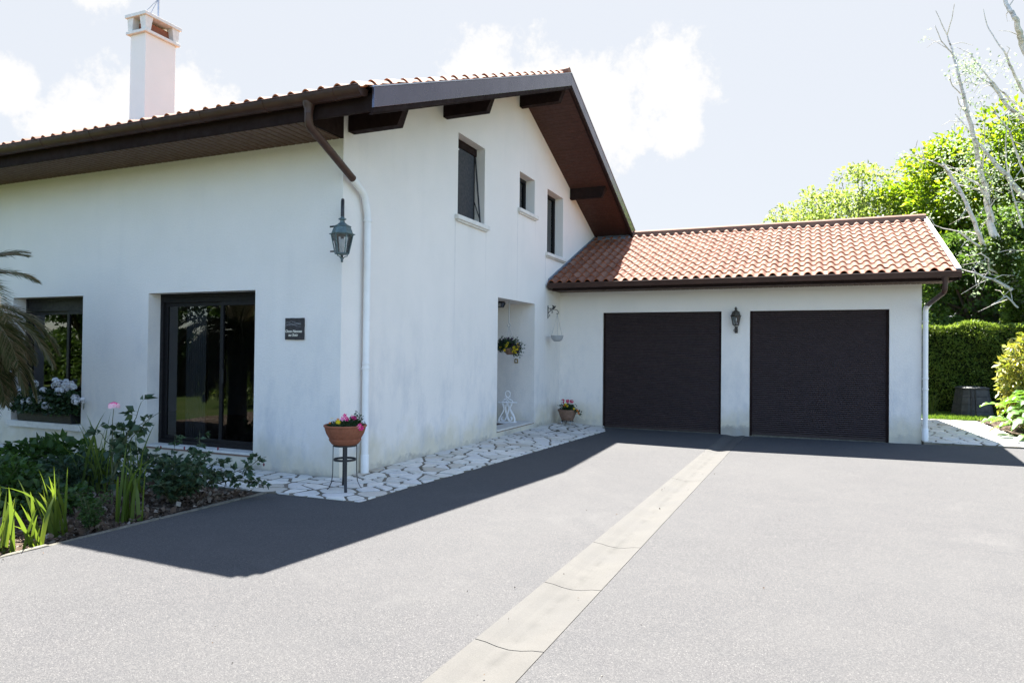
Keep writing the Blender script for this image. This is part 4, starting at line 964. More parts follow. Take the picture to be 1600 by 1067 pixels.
# white wrought stand in the porch
ws = thing('scroll_stand', 'white painted scrolled iron stand standing in the porch', 'iron stand', (-.43, 6.20, .078), R(18))
def Z7(pts, r, m, y=0): m.tube([((px-178)/750, y, max(.006, (668-py)/750)) for px, py in pts], r, 6)
m = MB()
Z7([(180, 262), (160, 245), (143, 215), (147, 180), (165, 163), (195, 163), (215, 180), (220, 215), (205, 245), (180, 262)], .011, m)
Z7([(180, 262), (150, 255), (125, 248)], .009, m); Z7([(180, 262), (210, 255), (235, 245)], .009, m)
Z7([(180, 262), (155, 285), (130, 300), (110, 315), (100, 335)], .010, m); Z7([(180, 262), (205, 285), (235, 300), (255, 315), (262, 335)], .010, m); Z7([(150, 290), (120, 288)], .008, m); Z7([(208, 290), (240, 285)], .008, m)
Z7([(178, 300), (150, 335), (178, 352), (206, 335), (178, 300)], .009, m)
m.build('finial', 'white_metal', ws)
m = MB(); m.box(-.20, .20, -.09, .09, (668-345)/750, (668-333)/750); m.build('shelf', 'white_metal', ws, bevel=.004)
for yy in (-.08, .08):
    m = MB()
    Z7([(105, 345), (118, 395), (130, 440), (110, 490), (75, 550), (50, 600), (50, 645)], .012, m, yy); Z7([(252, 345), (238, 395), (218, 440), (245, 490), (280, 550), (297, 600), (297, 645)], .012, m, yy)
    Z7([(178, 345), (165, 375), (140, 380)], .009, m, yy); Z7([(178, 345), (192, 375), (215, 375)], .009, m, yy)
    Z7([(150, 440), (150, 400), (178, 382), (208, 400), (205, 440), (190, 500), (170, 560), (150, 610), (125, 628), (98, 620), (85, 595), (92, 572), (108, 572)], .011, m, yy)
    Z7([(150, 440), (160, 500), (180, 560), (200, 610), (225, 628), (248, 615), (255, 590), (245, 568), (230, 572)], .011, m, yy)
    Z7([(130, 440), (150, 440)], .009, m, yy); Z7([(205, 440), (218, 440)], .009, m, yy)
    m.build('side_scroll', 'white_metal', ws)
m = MB(); m.box(-.17, .20, -.10, .10, .012, .034); m.box(-.03, .03, -.115, -.10, .0, .03); m.build('base', 'white_metal', ws, bevel=.004)
# window planter with white geraniums
wp = thing('window_planter', 'dark trough of white geraniums on the sill of the left window', 'planter', (-5.55, .06, .402))
m = MB(); m.prism([(-.085, 0), (.085, 0), (.10, .17), (-.10, .17)], 0, -.75, .55); m.build('trough', 'black_iron', wp, bevel=.01)
g = np.random.default_rng(15); n = 2400; C = np.stack([g.uniform(-.85, .68, n), g.normal(-.06, .07, n), .15+.36*g.random(n)**1.2], 1); leaves('foliage', C, .055, 'leaf_pot', wp, upbias=.1, width=.9)
random.seed(31)
pos = [(.30, .62), (.36, .63), (.22, .58), (.45, .60), (.50, .59), (.56, .55), (.60, .61), (.40, .53), (.44, .50), (.62, .57), (.33, .50), (.70, .41), (.88, .38), (.74, .36), (-.18, .42), (-.12, .36), (-.05, .34), (-.34, .33), (-.5, .30), (.05, .27), (.12, .25), (.16, .22), (-.6, .45), (-.2, .60), (0, .5), (.52, .65), (.27, .66)]
for (x, z) in pos: m = MB(); rosette(m, (x-.02, -.12+random.uniform(-.03, .03), z), random.uniform(.042, .062), 34, 0); m.build('flower', 'petal_white', wp)
m = MB()
for (x, z) in pos: m.tube([(x*.85, -.03, .16), (x-.02, -.10, z-.02)], .004, 4)
m.build('stems', 'rose_stem', wp)
m = MB(); m.tube([(.88, -.10, .37), (.62, -.05, .28)], .004, 4); m.build('stems', 'rose_stem', wp)

# ------------------------------------------------------------------ garden plants
def iris(x, y, z, n, h, spread, label, seed, w=.032, flop=.25, group=None, mat='leaf_iris'):
    t = thing('iris_plant', label, 'iris', (x, y, z), 0, group); g = random.Random(seed); V = []; F = []
    for i in range(n):
        a = g.uniform(0, 6.28); bx, by = spread*.35*g.gauss(0, 1), spread*.35*g.gauss(0, 1); L = h*g.uniform(.5, 1.08); lean = g.uniform(.03, flop)*1.1; fa = g.uniform(0, 3.14); wd = w*g.uniform(.7, 1.15); seg = 8; tw = g.uniform(-.5, .5)
        bend = g.uniform(0, .35) if g.random() < .85 else g.uniform(.6, 1.0)
        b0 = len(V)
        for k in range(seg+1):
            q = k/seg; px = bx+math.cos(a)*L*(lean*q+bend*.5*q**3); py = by+math.sin(a)*L*(lean*q+bend*.5*q**3); pz = L*(q-.3*bend*q**3); ww = wd*(1-.15*q)*(1 if q < .45 else max(0, 1-((q-.45)/.55)**1.7))/2; an = fa+tw*q
            V.append((px-math.cos(an)*ww, py-math.sin(an)*ww, pz)); V.append((px+math.cos(an)*ww, py+math.sin(an)*ww, pz))
        for k in range(seg): F.append((b0+2*k, b0+2*k+1, b0+2*k+3, b0+2*k+2))
    npmesh('leaves', np.array(V), np.array(F), mat, t, True); return t
iris(-.33, -3.74, -.01, 26, .56, .20, 'sunlit bright yellow-green iris clump at the far left of the bed edge', 1)
iris(-.24, -3.52, -.01, 9, .42, .08, 'small sunlit iris clump of few leaves right beside the kerb', 2, flop=.35)
iris(-.52, -3.22, -.01, 20, .60, .18, 'iris clump of upright blades at the edge of sun and shade', 3)
iris(-.38, -2.62, -.01, 15, .74, .13, 'tall narrow shaded iris clump below the pink rose', 4, flop=.14, w=.03)
iris(-1.75, -1.9, -.01, 26, .95, .26, 'broad shaded iris clump beside the window sill', 5, flop=.2, w=.03)
iris(-1.25, -1.85, -.01, 14, .8, .14, 'upright shaded iris clump in front of the wall between window and door', 6, flop=.2, w=.028)
def stem_leaf_plant(name, label, cat, base, stems, leafmat, lsize, lper, seed, rad=.006, flowers=None, width=.62, sprd=.045, twig=.0):
    t = thing(name, label, cat, base); g = random.Random(seed); m = MB(); C = []; D = []
    for (pts, r0) in stems:
        P = [Vector(p) for p in pts]; out = [P[0]]
        for a, b in zip(P[:-1], P[1:]):
            for k in range(1, 4): out.append(a.lerp(b, k/3)+Vector((g.gauss(0, 1), g.gauss(0, 1), g.gauss(0, 1)))*.008)
        m.tube(out, [r0*(1-.7*i/len(out)) for i in range(len(out))], 5)
        L = sum((b-a).length for a, b in zip(P[:-1], P[1:])); n = max(3, int(L*lper))
        for i in range(n):
            q = g.uniform(.22, 1.0)*(len(out)-1); k = min(int(q), len(out)-2); p = out[k].lerp(out[k+1], q-k)
            d = Vector((g.gauss(0, 1), g.gauss(0, 1), g.gauss(0, .6))).normalized(); e = g.uniform(.4, 1.6)*sprd
            m.tube([p, p+d*e+Vector((0, 0, .01))], rad*.25, 3, cap=False)
            tip = p+d*e
            for w in range(g.choice([3, 5, 5])):
                s = Vector((g.gauss(0, 1), g.gauss(0, 1), g.gauss(0, .4)))*.3; C.append(tip+s*sprd*.5); D.append(d+s)
    m.build('stem', 'rose_stem', t)
    leaves('leaves', np.array([tuple(c) for c in C]), lsize, leafmat, t, dirs=np.array([tuple(d) for d in D]), spread=.5, width=width, seed=seed, droop=.2)
    if flowers: flowers(t)
    return t
# tall rose with the pink bloom
def pinkrose(t):
    m = MB(); random.seed(3); c = Vector((.0, .03, .80))*1
    c = Vector((-.05, .05, 1.02))
    for i in range(46):
        q = i/46; a = i*2.4; r = .010+.042*q; d = Vector((math.cos(a)*r, math.sin(a)*r, .036*(1-q))); nn = Vector((math.cos(a)*(.4+q), math.sin(a)*(.4+q), 1.1-q)).normalized(); p = c+d; u = nn.orthogonal().normalized(); w = nn.cross(u); s = .014+.014*q
        m.poly([p+(u*math.cos(k)+w*math.sin(k))*s for k in np.linspace(0, 6.28, 7)[:-1]], 0 if q < .8 else 1)
    m.build('rose_bloom', ['petal_pink', 'petal_pale'], t)
RB = (-.92, -2.38, -.01)
stem_leaf_plant('rose_bush', 'tall rose bush with one pink bloom in front of the white wall', 'rose bush', RB, [
    ([(0, 0, 0), (.0, .02, .3), (-.03, .03, .62), (-.05, .05, 1.0)], .009), ([(0, 0, .25), (.05, .06, .55), (.13, .12, .85), (.18, .17, 1.06)], .008), ([(.05, .06, .5), (-.10, 0, .70), (-.18, -.04, .80)], .006),
    ([(.03, .04, .45), (.16, .10, .72), (.27, .22, .90)], .006), ([(.1, .1, .7), (.2, .2, .86), (.33, .26, .96)], .005), ([(0, .02, .3), (-.08, .1, .5), (-.1, .12, .7)], .006), ([(0, 0, .3), (.1, .0, .5), (.14, .02, .72)], .006)], 'leaf_rose', .085, 13, 2, flowers=pinkrose, sprd=.05)
# spreading rose in the middle of the bed
def buds(t):
    for c in [(.64, .56, .42), (.60, .52, .47), (.66, .58, .37), (.35, .25, .56), (.02, .12, .56), (-.3, .1, .55)]: m = MB(); ell(m, c, (.009, .009, .018)); m.build('bud', 'bud_red', t)
g = random.Random(8); st = []
for i in range(26):
    a = g.uniform(0, 6.28); r = g.uniform(.15, .55); h = g.uniform(.22, .50)
    st.append(([(0, 0, 0), (r*.35*math.cos(a), r*.35*math.sin(a), h*.55), (r*math.cos(a)*1.0, r*.8*math.sin(a), h), ((r+.12)*math.cos(a), (r*.8+.1)*math.sin(a), h+.02)], .007))
st += [([(0, 0, .1), (.3, .2, .22), (.62, .35, .36), (.80, .45, .50)], .006), ([(0, 0, .1), (.25, .25, .2), (.50, .40, .22), (.72, .5, .20)], .006), ([(0, 0, .15), (.08, .2, .35), (.1, .25, .72)], .004), ([(0, 0, .15), (-.25, .2, .35), (-.33, .3, .66)], .004)]
stem_leaf_plant('rose_bush', 'low spreading rose bush in front of the sliding door', 'rose bush', (-.62, -1.92, -.01), st, 'leaf_rose', .060, 30, 4, flowers=buds, sprd=.045)
# small feathery herb
g = random.Random(5); st = [([(0, 0, 0), (g.uniform(-.03, .03), g.uniform(-.03, .03), .12), (g.uniform(-.12, .12), g.uniform(-.12, .12), g.uniform(.14, .36))], .004) for i in range(14)]
stem_leaf_plant('herb_plant', 'small feathery green herb near the kerb in the bed', 'herb', (-.36, -2.97, -.01), st, 'leaf_bush', .026, 60, 6, rad=.004, sprd=.03, width=.4)
# leafy dahlias / hydrangea-like bushes at the left under the window
def bush(label, base, R_, H_, n, mat, lsize, seed, name='leafy_bush', cat='bush', nstem=9, width=.7):
    t = thing(name, label, cat, base); g = np.random.default_rng(seed); m = MB()
    for i in range(nstem):
        a = g.uniform(0, 6.28); r = R_*g.uniform(.3, .85); m.tube([(0, 0, 0), (r*.4*math.cos(a), r*.4*math.sin(a), H_*.5), (r*math.cos(a), r*math.sin(a), H_*g.uniform(.6, .9))], [.008, .006, .003], 5)
    m.build('stem', 'rose_stem', t)
    d = nrm(g.normal(size=(n, 3))); rr = g.random(n)**.45; C = d*rr[:, None]*[R_, R_, H_*.5]; lob = 1+.18*np.sin(d[:, 0]*5+seed)*np.cos(d[:, 1]*4+d[:, 2]*3); C = C*lob[:, None]; C[:, 2] += H_*.52
    leaves('leaves', C, lsize, mat, t, dirs=d, spread=.9, width=width, seed=seed, droop=.25); return t
bush('broad leaved dark green bush below the palm at the left edge', (-2.85, -1.75, -.01), .55, .50, 900, 'leaf_bush', .10, 41)
bush('low dark leafy plant between the palm and the iris clumps', (-2.05, -1.95, -.01), .42, .40, 1000, 'leaf_rose', .07, 42)
bush('low shaded ground plant in front of the tall rose', (-1.25, -2.75, -.01), .36, .30, 600, 'leaf_bush', .06, 43)
bush('dark bush at the left edge of the bed behind sunlit irises', (-1.75, -3.0, -.01), .48, .55, 1100, 'leaf_bush', .08, 44)
# palm
def palm():
    base = (-4.38, -2.25, -.02); t = thing('palm_tree', 'feather palm with arching fronds at the left edge before the window', 'palm', base); m = MB(); H_ = 1.92
    m.lathe([(.20, 0), (.17, .3), (.16, 1.0), (.18, 1.5), (.21, 1.8), (.12, H_), (0, H_+.02)], seg=16); o = m.build('trunk', 'yucca_trunk', t); autosmooth(o)
    g = random.Random(17); idx = 0
    specs = [(a*2*math.pi/13+g.uniform(-.15, .15), 62, 1.45) for a in range(13)] + [(a*2*math.pi/15+.2+g.uniform(-.15, .15), 34, 1.65) for a in range(15)] + [(a*2*math.pi/14+.35+g.uniform(-.15, .15), 6, 1.6) for a in range(14)] + [(a*2*math.pi/11+.1, -22, 1.35) for a in range(7)] + [(g.uniform(-1.3, .9), g.uniform(-25, 40), g.uniform(1.3, 1.75)) for _ in range(12)] + [(-.25, 50, 1.95), (-.05, 44, 1.9), (-.5, 52, 1.9), (.1, -5, 1.85), (-.2, 2, 1.9), (-.45, -8, 1.85), (.3, -18, 1.7), (-.1, -30, 1.5), (-.7, -15, 1.6), (.05, -38, 1.35), (-.35, -42, 1.3), (-.9, -35, 1.4), (.2, -8, 1.75), (-.3, 30, 1.9)]
    for (az, el, L) in specs:
        V = []; F = []; L *= g.uniform(.9, 1.1); el = R(el+g.uniform(-7, 7)); p = Vector((0, 0, H_)); seg = 22; d = Vector((math.cos(az)*math.cos(el), math.sin(az)*math.cos(el), math.sin(el))); pts = [p.copy()]; tan = []
        for k in range(seg):
            d = (d+Vector((0, 0, -.078*(1+k/seg)*math.cos(el)**.5 if math.cos(el) > 0 else -.05))).normalized(); p = p+d*(L/seg); pts.append(p.copy()); tan.append(d.copy())
        side = Vector((-math.sin(az), math.cos(az), 0))
        mr = MB(); mr.tube(pts, [.016*(1-.85*i/seg) for i in range(seg+1)], 5)
        fr = mr.build('frond', 'palm_leaflet', t)
        for k in range(3, seg):
            for sub in range(5):
                q = (k+sub/5)/seg; pp = pts[k].lerp(pts[min(k+1, seg)], sub/5); tg = tan[min(k, seg-1)]; ll = .34*math.sin(math.pi*min(1, .12+q*.88))**.7*g.uniform(.85, 1.1)+.05
                for s in (-1, 1):
                    dd = (tg*(.75+.5*q)+side*s*g.uniform(.8, 1.05)+Vector((0, 0, .22+g.uniform(-.22, .14)))).normalized(); w = .006; nn = tg.cross(dd).normalized(); b = pp; e1 = b+dd*ll*.5+Vector((0, 0, -.01)); e2 = b+dd*ll+Vector((0, 0, -.16*ll*g.uniform(.5, 2))); wv = nn.cross(dd)*w if nn.length > 0 else side*w
                    wv = dd.cross(Vector((0, 0, 1))).normalized()*w*.6+nn*w*.6
                    n = len(V); V += [tuple(b-wv*.6), tuple(b+wv*.6), tuple(e1+wv), tuple(e1-wv), tuple(e2)]; F += [(n, n+1, n+2, n+3), (n+3, n+2, n+4, n+4)]
        V = np.array(V); F4 = np.array([f for f in F if f[2] != f[3]]); Ft = np.array([f[:3] for f in F if f[2] == f[3]])
        # one mesh: use triangles only
        T = np.concatenate([F4[:, [0, 1, 2]], F4[:, [0, 2, 3]], Ft]); npmesh('leaflets', V, T, 'palm_leaflet', fr)
palm()

# ------------------------------------------------------------------ right-hand side
def hedge(x0, x1, y0, y1, z1):
    t = thing('hedge', 'tall clipped green hedge behind the side path', 'hedge', ((x0+x1)/2, (y0+y1)/2, -.1)); ox, oy = (x0+x1)/2, (y0+y1)/2
    m = MB(); m.box(x0+.16-ox, x1-.1-ox, y0+.16-oy, y1-.16-oy, .0, z1-.08); m.build('dark_core', 'needle_core', t)  # solid near-black box filling the hedge behind its leaves
    g = np.random.default_rng(51); n = 60000; f = g.random(n); X = g.uniform(x0, x1, n); wave = .07*np.sin(X*2.1)+.05*np.sin(X*5.3+1)
    Z = g.uniform(0, z1+.1, n); Yf = y0+.05+.12*g.random(n)+.05*np.sin(X*3.1+Z*2.3)+.04*np.sin(X*7+Z*5.1); C = np.stack([X, Yf, Z], 1); D = np.tile([0, -1., .25], (n, 1))
    k = int(n*.34); C[:k, 1] = g.uniform(y0, y1, k); C[:k, 2] = z1+.02+wave[:k]+.09*g.random(k)**2; D[:k] = [0, -.15, 1]
    C -= [ox, oy, 0]
    leaves('foliage', C, .085, 'leaf_hedge', t, dirs=D, spread=.8, width=.42, seed=5, fold=.1)
hedge(5.2, 17, 15.55, 16.75, 2.43)
cb = thing('compost_bin', 'dark grey plastic compost bin with sloping sides by the hedge', 'compost bin', (9.44, 14.95, -.09), R(14))
def frus(m, w0, w1, z0, z1, c=.12):
    def oct_(w, z): k_ = w*c*2; return [(-w+k_, -w, z), (w-k_, -w, z), (w, -w+k_, z), (w, w-k_, z), (w-k_, w, z), (-w+k_, w, z), (-w, w-k_, z), (-w, -w+k_, z)]
    a = oct_(w0, z0); b = oct_(w1, z1); n = len(m.v); m.v += a+b; m.f += [(n+i, n+(i+1) % 8, n+8+(i+1) % 8, n+8+i) for i in range(8)]+[tuple(n+8+i for i in range(8))]; m.mi += [0]*9
m = MB()
for i in range(4):
    za, zb = i*.2, i*.2+.195; frus(m, .42-.105*za/.8, .42-.105*zb/.8, za, zb, .15)
m.build('panels', 'composter_plastic', cb, bevel=.01)
m = MB(); frus(m, .335, .34, .80, .83, .15); frus(m, .33, .25, .83, .86, .15); m.build('lid', 'composter_plastic', cb, bevel=.008)
m = MB()
for sx in (-.20, -.08): m.tube([(sx, -.425, .02), (sx*.85, -.335, .79)], .014, 6)
for i in range(9): z = .06+i*.085; y = -.42+.105*z/.8-.006; m.box(-.155, -.125, y-.004, y+.008, z, z+.03)
m.build('ribs', 'black_iron', cb)
# golden shrub
bush('golden variegated shrub catching the sun at the right edge', (9.95, 11.6, -.06), .66, 2.15, 2600, 'leaf_gold', .13, 61, 'golden_shrub', 'shrub', width=.5)
def bigleaf():
    t = thing('broadleaf_plant', 'large glossy lobed leaves growing below the golden shrub', 'leafy plant', (9.75, 10.2, -.06)); g = random.Random(71); V = []; F = []; m = MB()
    for i in range(75):
        a = g.uniform(0, 6.28); r = g.uniform(.08, .85)*g.uniform(.6, 1); h = g.uniform(.15, .95)*(1-.45*r); cx, cy = r*math.cos(a), 1.45*r*math.sin(a); az = a+g.uniform(-.6, .6); L = g.uniform(.34, .58); wd = L*g.uniform(.36, .5); pit = g.uniform(-.1, .7)
        m.tube([(cx*.25, cy*.25, 0), (cx*.7, cy*.7, h*.7), (cx, cy, h)], .008, 5); b0 = len(V); seg = 9
        for k in range(seg+1):
            q = k/seg; w = wd*math.sin(math.pi*min(1, q*.92+.06))**.8*(1+.22*math.sin(k*2.4)); dz = math.sin(pit)*L*q-.55*L*q*q; dr = math.cos(pit)*L*q
            c0 = (cx+math.cos(az)*dr, cy+math.sin(az)*dr, h+dz); nx, ny = -math.sin(az), math.cos(az); V += [(c0[0]-nx*w/2, c0[1]-ny*w/2, c0[2]+.03+.02*math.sin(k*2.2)), c0, (c0[0]+nx*w/2, c0[1]+ny*w/2, c0[2]+.03+.02*math.cos(k*2.6))]
        for k in range(seg): F += [(b0+3*k, b0+3*k+1, b0+3*k+4, b0+3*k+3), (b0+3*k+1, b0+3*k+2, b0+3*k+5, b0+3*k+4)]
    npmesh('leaves', np.array(V), np.array(F), 'leaf_acanthus', t, True); m.build('stem', 'rose_stem', t)
bigleaf()
sp = iris(8.55, 15.3, -.08, 34, .8, .12, 'small spiky pale plant standing before the hedge', 81, w=.02, flop=.5); sp.name = 'spiky_plant'; sp['category'] = 'plant'

def tree(name, label, base, trunk_h, crown_c, crown_r, nclump, per, lsize, mat, seed, cr=.6, bark='bark', group=None, trunk_r=.22, cat='tree', low=-1., width=.6):
    """crown_c relative to base. limbs grow from the trunk to leaf clumps"""
    t = thing(name, label, cat, base, 0, group); g = np.random.default_rng(seed); m = MB(); C = []; D = []
    cc = np.array(crown_c, float); cr_ = np.array(crown_r, float)
    tp = [(0, 0, 0), (g.normal(0, .1), g.normal(0, .1), trunk_h*.5), (cc[0]*.5, cc[1]*.5, trunk_h), (cc[0]*.9, cc[1]*.9, cc[2]+cr_[2]*.45)]
    m.tube(tp, [trunk_r*1.25, trunk_r, trunk_r*.8, trunk_r*.25], 10)
    for i in range(nclump):
        d = nrm(g.normal(size=3)); 
        if d[2] < low: d[2] = abs(d[2])
        rr = .35+.62*g.random()**.6; rr *= 1+.16*math.sin(d[0]*4.1+seed)*math.cos(d[2]*3.7+d[1]*2.9)
        c = cc+d*cr_*rr; s = cr*g.uniform(.55, 1.25)
        k = int(per*s/cr); q = nrm(g.normal(size=(k, 3)))*(g.random(k)**.4)[:, None]*s*np.array([1.15, 1.15, .62]); C.append(c+q); D.append(q/s+d*.4)
        if i % 2 == 0:
            a = np.array(tp[2])*(.65+.6*g.random()); 
            mid = (a+c)/2+np.array([0, 0, .12*np.linalg.norm(c-a)]); m.tube([tuple(a), tuple(mid), tuple(c)], [trunk_r*.38, trunk_r*.2, trunk_r*.05], 6)
    m.build('trunk', bark, t)
    leaves('crown', np.concatenate(C), lsize, mat, t, dirs=np.concatenate(D), spread=.8, width=width, seed=seed, droop=.15); return t
tree('maple_tree', 'dense bright green broadleaf tree rising behind the birch', (12.6, 24.5, -.2), 4.5, (.4, 0, 7.2), (3.9, 3.4, 4.4), 170, 260, .21, 'leaf_bright', 101, .85)
tree('leafy_tree', 'dark green leafy tree behind the hedge right of the garage roof', (10.8, 21.0, -.2), 2.6, (0, 0, 3.9), (3.1, 2.4, 2.9), 95, 240, .17, 'leaf_dark', 102, .7)
tree('leafy_tree', 'shaded bushy tree behind the hedge below the leaning birch', (15.2, 21.5, -.2), 2.4, (0, 0, 3.6), (3.2, 2.2, 2.9), 80, 230, .17, 'leaf_dark', 103, .7)
tree('walnut_tree', 'pale airy tree beyond the garage roof ridge', (8.2, 34, -.2), 4.5, (-.4, 0, 8.5), (4.4, 3.2, 3.4), 150, 75, .19, 'leaf_airy', 104, .62)
tree('walnut_tree', 'small airy tree top farthest left above the garage ridge', (4.6, 35, -.2), 4.5, (.2, 0, 8.2), (2.6, 2.2, 2.1), 70, 55, .19, 'leaf_airy', 105, .5)
tree('walnut_tree', 'airy mid green tree between the far trees and the bright tree', (11.3, 33, -.2), 4.0, (0, 0, 8.0), (3.5, 2.8, 3.8), 110, 120, .20, 'leaf_bright', 106, .8)
# birch with ivy
BR = [
[(11.39, 17.71, -.2, 0.27), (11.39, 17.71, 0.79, 0.26), (11.2, 17.69, 2.29, 0.24), (11.05, 17.39, 3.23, 0.22), (10.78, 17.25, 4.38, 0.19), (10.38, 17.48, 5.55, 0.13), (10.3, 17.73, 6.52, 0.11), (10.09, 17.65, 7.51, 0.095), (9.76, 17.34, 8.91, 0.07), (9.54, 17.27, 9.92, 0.055), (9.42, 17.53, 10.82, 0.04), (9.29, 17.75, 11.53, 0.025), (8.96, 17.6, 12.29, 0.012)] ,
[(9.27, 17.63, 11.49, 0.025), (9.35, 17.36, 11.87, 0.016), (9.38, 17.15, 12.22, 0.01)] ,
[(9.44, 17.5, 10.75, 0.03), (9.07, 17.36, 11.23, 0.02), (8.88, 17.15, 11.64, 0.01)] ,
[(9.63, 17.4, 9.5, 0.03), (9.37, 17.36, 9.8, 0.02), (9.26, 17.15, 9.96, 0.012)] ,
[(9.75, 17.4, 8.9, 0.03), (9.54, 17.36, 9.23, 0.02), (9.46, 17.15, 9.4, 0.012)] ,
[(12.6, 17.9, 4.4, .24), (11.84, 17.81, 5.66, 0.17), (11.22, 17.79, 6.47, 0.12), (10.67, 17.49, 7.09, 0.09), (10.19, 17.35, 7.72, 0.06), (9.86, 17.58, 8.44, 0.03), (9.52, 17.83, 9.07, 0.015)] ,
[(13.2, 18.2, 7.3, .15), (12.0, 18.41, 8.27, 0.12), (11.37, 18.39, 8.87, 0.09), (10.88, 18.09, 9.29, 0.07), (10.47, 17.95, 9.94, 0.05), (10.22, 18.18, 10.27, 0.035), (10.01, 18.43, 10.56, 0.02)] ,
[(12.2, 18.3, 8.5, .06), (11.37, 18.43, 9.16, 0.05), (10.71, 18.16, 9.8, 0.035), (10.22, 17.95, 10.43, 0.025), (9.96, 18.11, 11.01, 0.018), (9.67, 18.4, 11.36, 0.01)] ,
[(13.2, 18.5, 8.1, .1), (12.11, 18.81, 9.16, 0.08), (11.46, 18.79, 9.84, 0.06), (11.13, 18.49, 10.45, 0.05), (10.9, 18.35, 11.02, 0.04), (10.75, 18.58, 11.45, 0.03), (10.54, 18.83, 12.09, 0.02), (10.43, 18.75, 12.6, 0.01)] ,
[(13.2, 18.2, 4.4, .25), (12.6, 18.2, 7.6, .2), (11.66, 18.01, 10.1, 0.16), (11.27, 17.99, 11.03, 0.13), (11.11, 17.69, 11.38, 0.11), (11.0, 17.55, 11.68, 0.1), (10.87, 17.78, 12.13, 0.08), (10.76, 18.03, 12.68, 0.07), (10.63, 17.95, 13.58, 0.05)] ,
[(10.85, 17.2, 4.1, .11), (10.28, 17.21, 4.53, 0.1), (10.17, 17.19, 4.84, 0.09), (9.91, 16.89, 5.29, 0.085), (9.62, 16.75, 6.1, 0.075), (9.33, 16.98, 6.89, 0.06), (9.1, 17.23, 7.44, 0.045)] ,
[(9.36, 17.11, 6.75, 0.04), (9.2, 17.09, 7.13, 0.04), (9.05, 16.79, 7.22, 0.03), (8.75, 16.65, 7.37, 0.022), (8.57, 16.88, 7.52, 0.018), (8.36, 17.13, 7.66, 0.012), (8.28, 17.05, 7.77, 0.008)] ,
[(8.57, 17.0, 7.52, 0.016), (8.53, 16.86, 7.7, 0.01), (8.45, 16.65, 7.83, 0.006)] ,
[(10.44, 17.41, 5.59, 0.05), (10.33, 17.39, 6.05, 0.045), (10.12, 17.09, 6.43, 0.04), (9.95, 16.95, 6.68, 0.035), (9.62, 17.18, 6.97, 0.028), (9.31, 17.43, 7.23, 0.02)] ,
[(10.8, 17.3, 4.3, .08), (10.47, 17.21, 4.48, 0.07), (10.17, 17.19, 4.72, 0.055), (9.75, 16.89, 5.01, 0.04), (9.43, 16.75, 5.26, 0.028), (9.07, 16.98, 5.41, 0.018), (8.69, 17.23, 5.67, 0.01)] ,
[(10.81, 17.01, 3.52, 0.08), (10.53, 16.99, 3.71, 0.06), (10.08, 16.69, 3.88, 0.04), (9.8, 16.55, 4.0, 0.03), (9.51, 16.78, 4.14, 0.015)] ,
[(10.8, 17.3, 3.9, .05), (10.28, 17.19, 4.15, 0.04), (10.2, 16.89, 4.44, 0.03), (9.99, 16.75, 4.58, 0.02), (9.71, 16.98, 4.55, 0.01)] ,
[(10.96, 17.1, 3.0, 0.04), (10.66, 16.99, 3.34, 0.03), (10.43, 16.69, 3.2, 0.02), (10.19, 16.55, 3.05, 0.01)] ,
[(11.2, 17.6, 5.4, .04), (10.92, 17.51, 6.43, 0.03), (10.76, 17.49, 7.39, 0.025), (10.68, 17.19, 8.06, 0.02), (10.73, 17.05, 8.53, 0.012), (10.76, 17.28, 8.91, 0.008)] ,
[(11.6, 17.6, 6.0, .05), (11.15, 17.51, 7.16, 0.04), (11.0, 17.49, 7.65, 0.035), (10.76, 17.19, 8.24, 0.03), (10.45, 17.05, 8.66, 0.02), (10.37, 17.28, 9.05, 0.01)] ,
[(10.18, 17.6, 7.1, .035), (10.22, 17.49, 8.11, 0.02), (10.17, 17.19, 8.69, 0.012), (10.04, 17.05, 9.1, 0.008)] ]
bt = thing('birch_tree', 'half bare pale birch leaning left, its trunk wrapped in ivy', 'tree', (11.39, 17.71, -.2))
m = MB(); g = random.Random(91); off3 = Vector((11.39, 17.71, -.2)); LC = []
for b in BR:
    P = [Vector(p[:3])-off3 for p in b]; rr = [p[3]*(.72 if p[3] < .2 else .9) for p in b]; out = []; ro = []
    for i in range(len(P)-1):
        for k in range(4):
            t_ = k/4; q = P[i].lerp(P[i+1], t_); e = rr[i]*(1-t_)+rr[i+1]*t_; out.append(q+Vector((g.gauss(0, 1), g.gauss(0, 1), g.gauss(0, 1)))*min(.03, e*.22)); ro.append(e)
    out.append(P[-1]); ro.append(rr[-1]); m.tube(out, ro, 8)
    # fine side twigs
    for i in range(2, len(out)-1):
        if ro[i] < .09 and g.random() < .42:
            d = Vector((g.gauss(0, 1), g.gauss(0, 1), g.gauss(.3, .8))).normalized(); L = g.uniform(.25, .9); p0 = out[i]; p1 = p0+d*L*.5+Vector((0, 0, .05)); p2 = p0+d*L+Vector((g.gauss(0, .1), g.gauss(0, .1), -.05)); m.tube([p0, p1, p2], [min(.02, ro[i]*.5), .009, .004], 4)
            if g.random() < .35: LC.append(p2)
m.build('trunk', 'birch_bark', bt)
gn = np.random.default_rng(92); C = []; D = []
for k in range(11000):
    q = gn.random()*4.6; i = int(q); i = min(i, 4); f = q-i; a = Vector(BR[0][i][:3]); b = Vector(BR[0][min(i+1, 5)][:3]); p = a.lerp(b, min(f, 1))-off3; an = gn.random()*6.28; r = (.34-.04*i)*(1+.30*math.sin(p.z*3+an*2)); d = Vector((math.cos(an), math.sin(an), .1)); C.append(tuple(p+d*r*gn.uniform(.85, 1.35))); D.append(tuple(d))
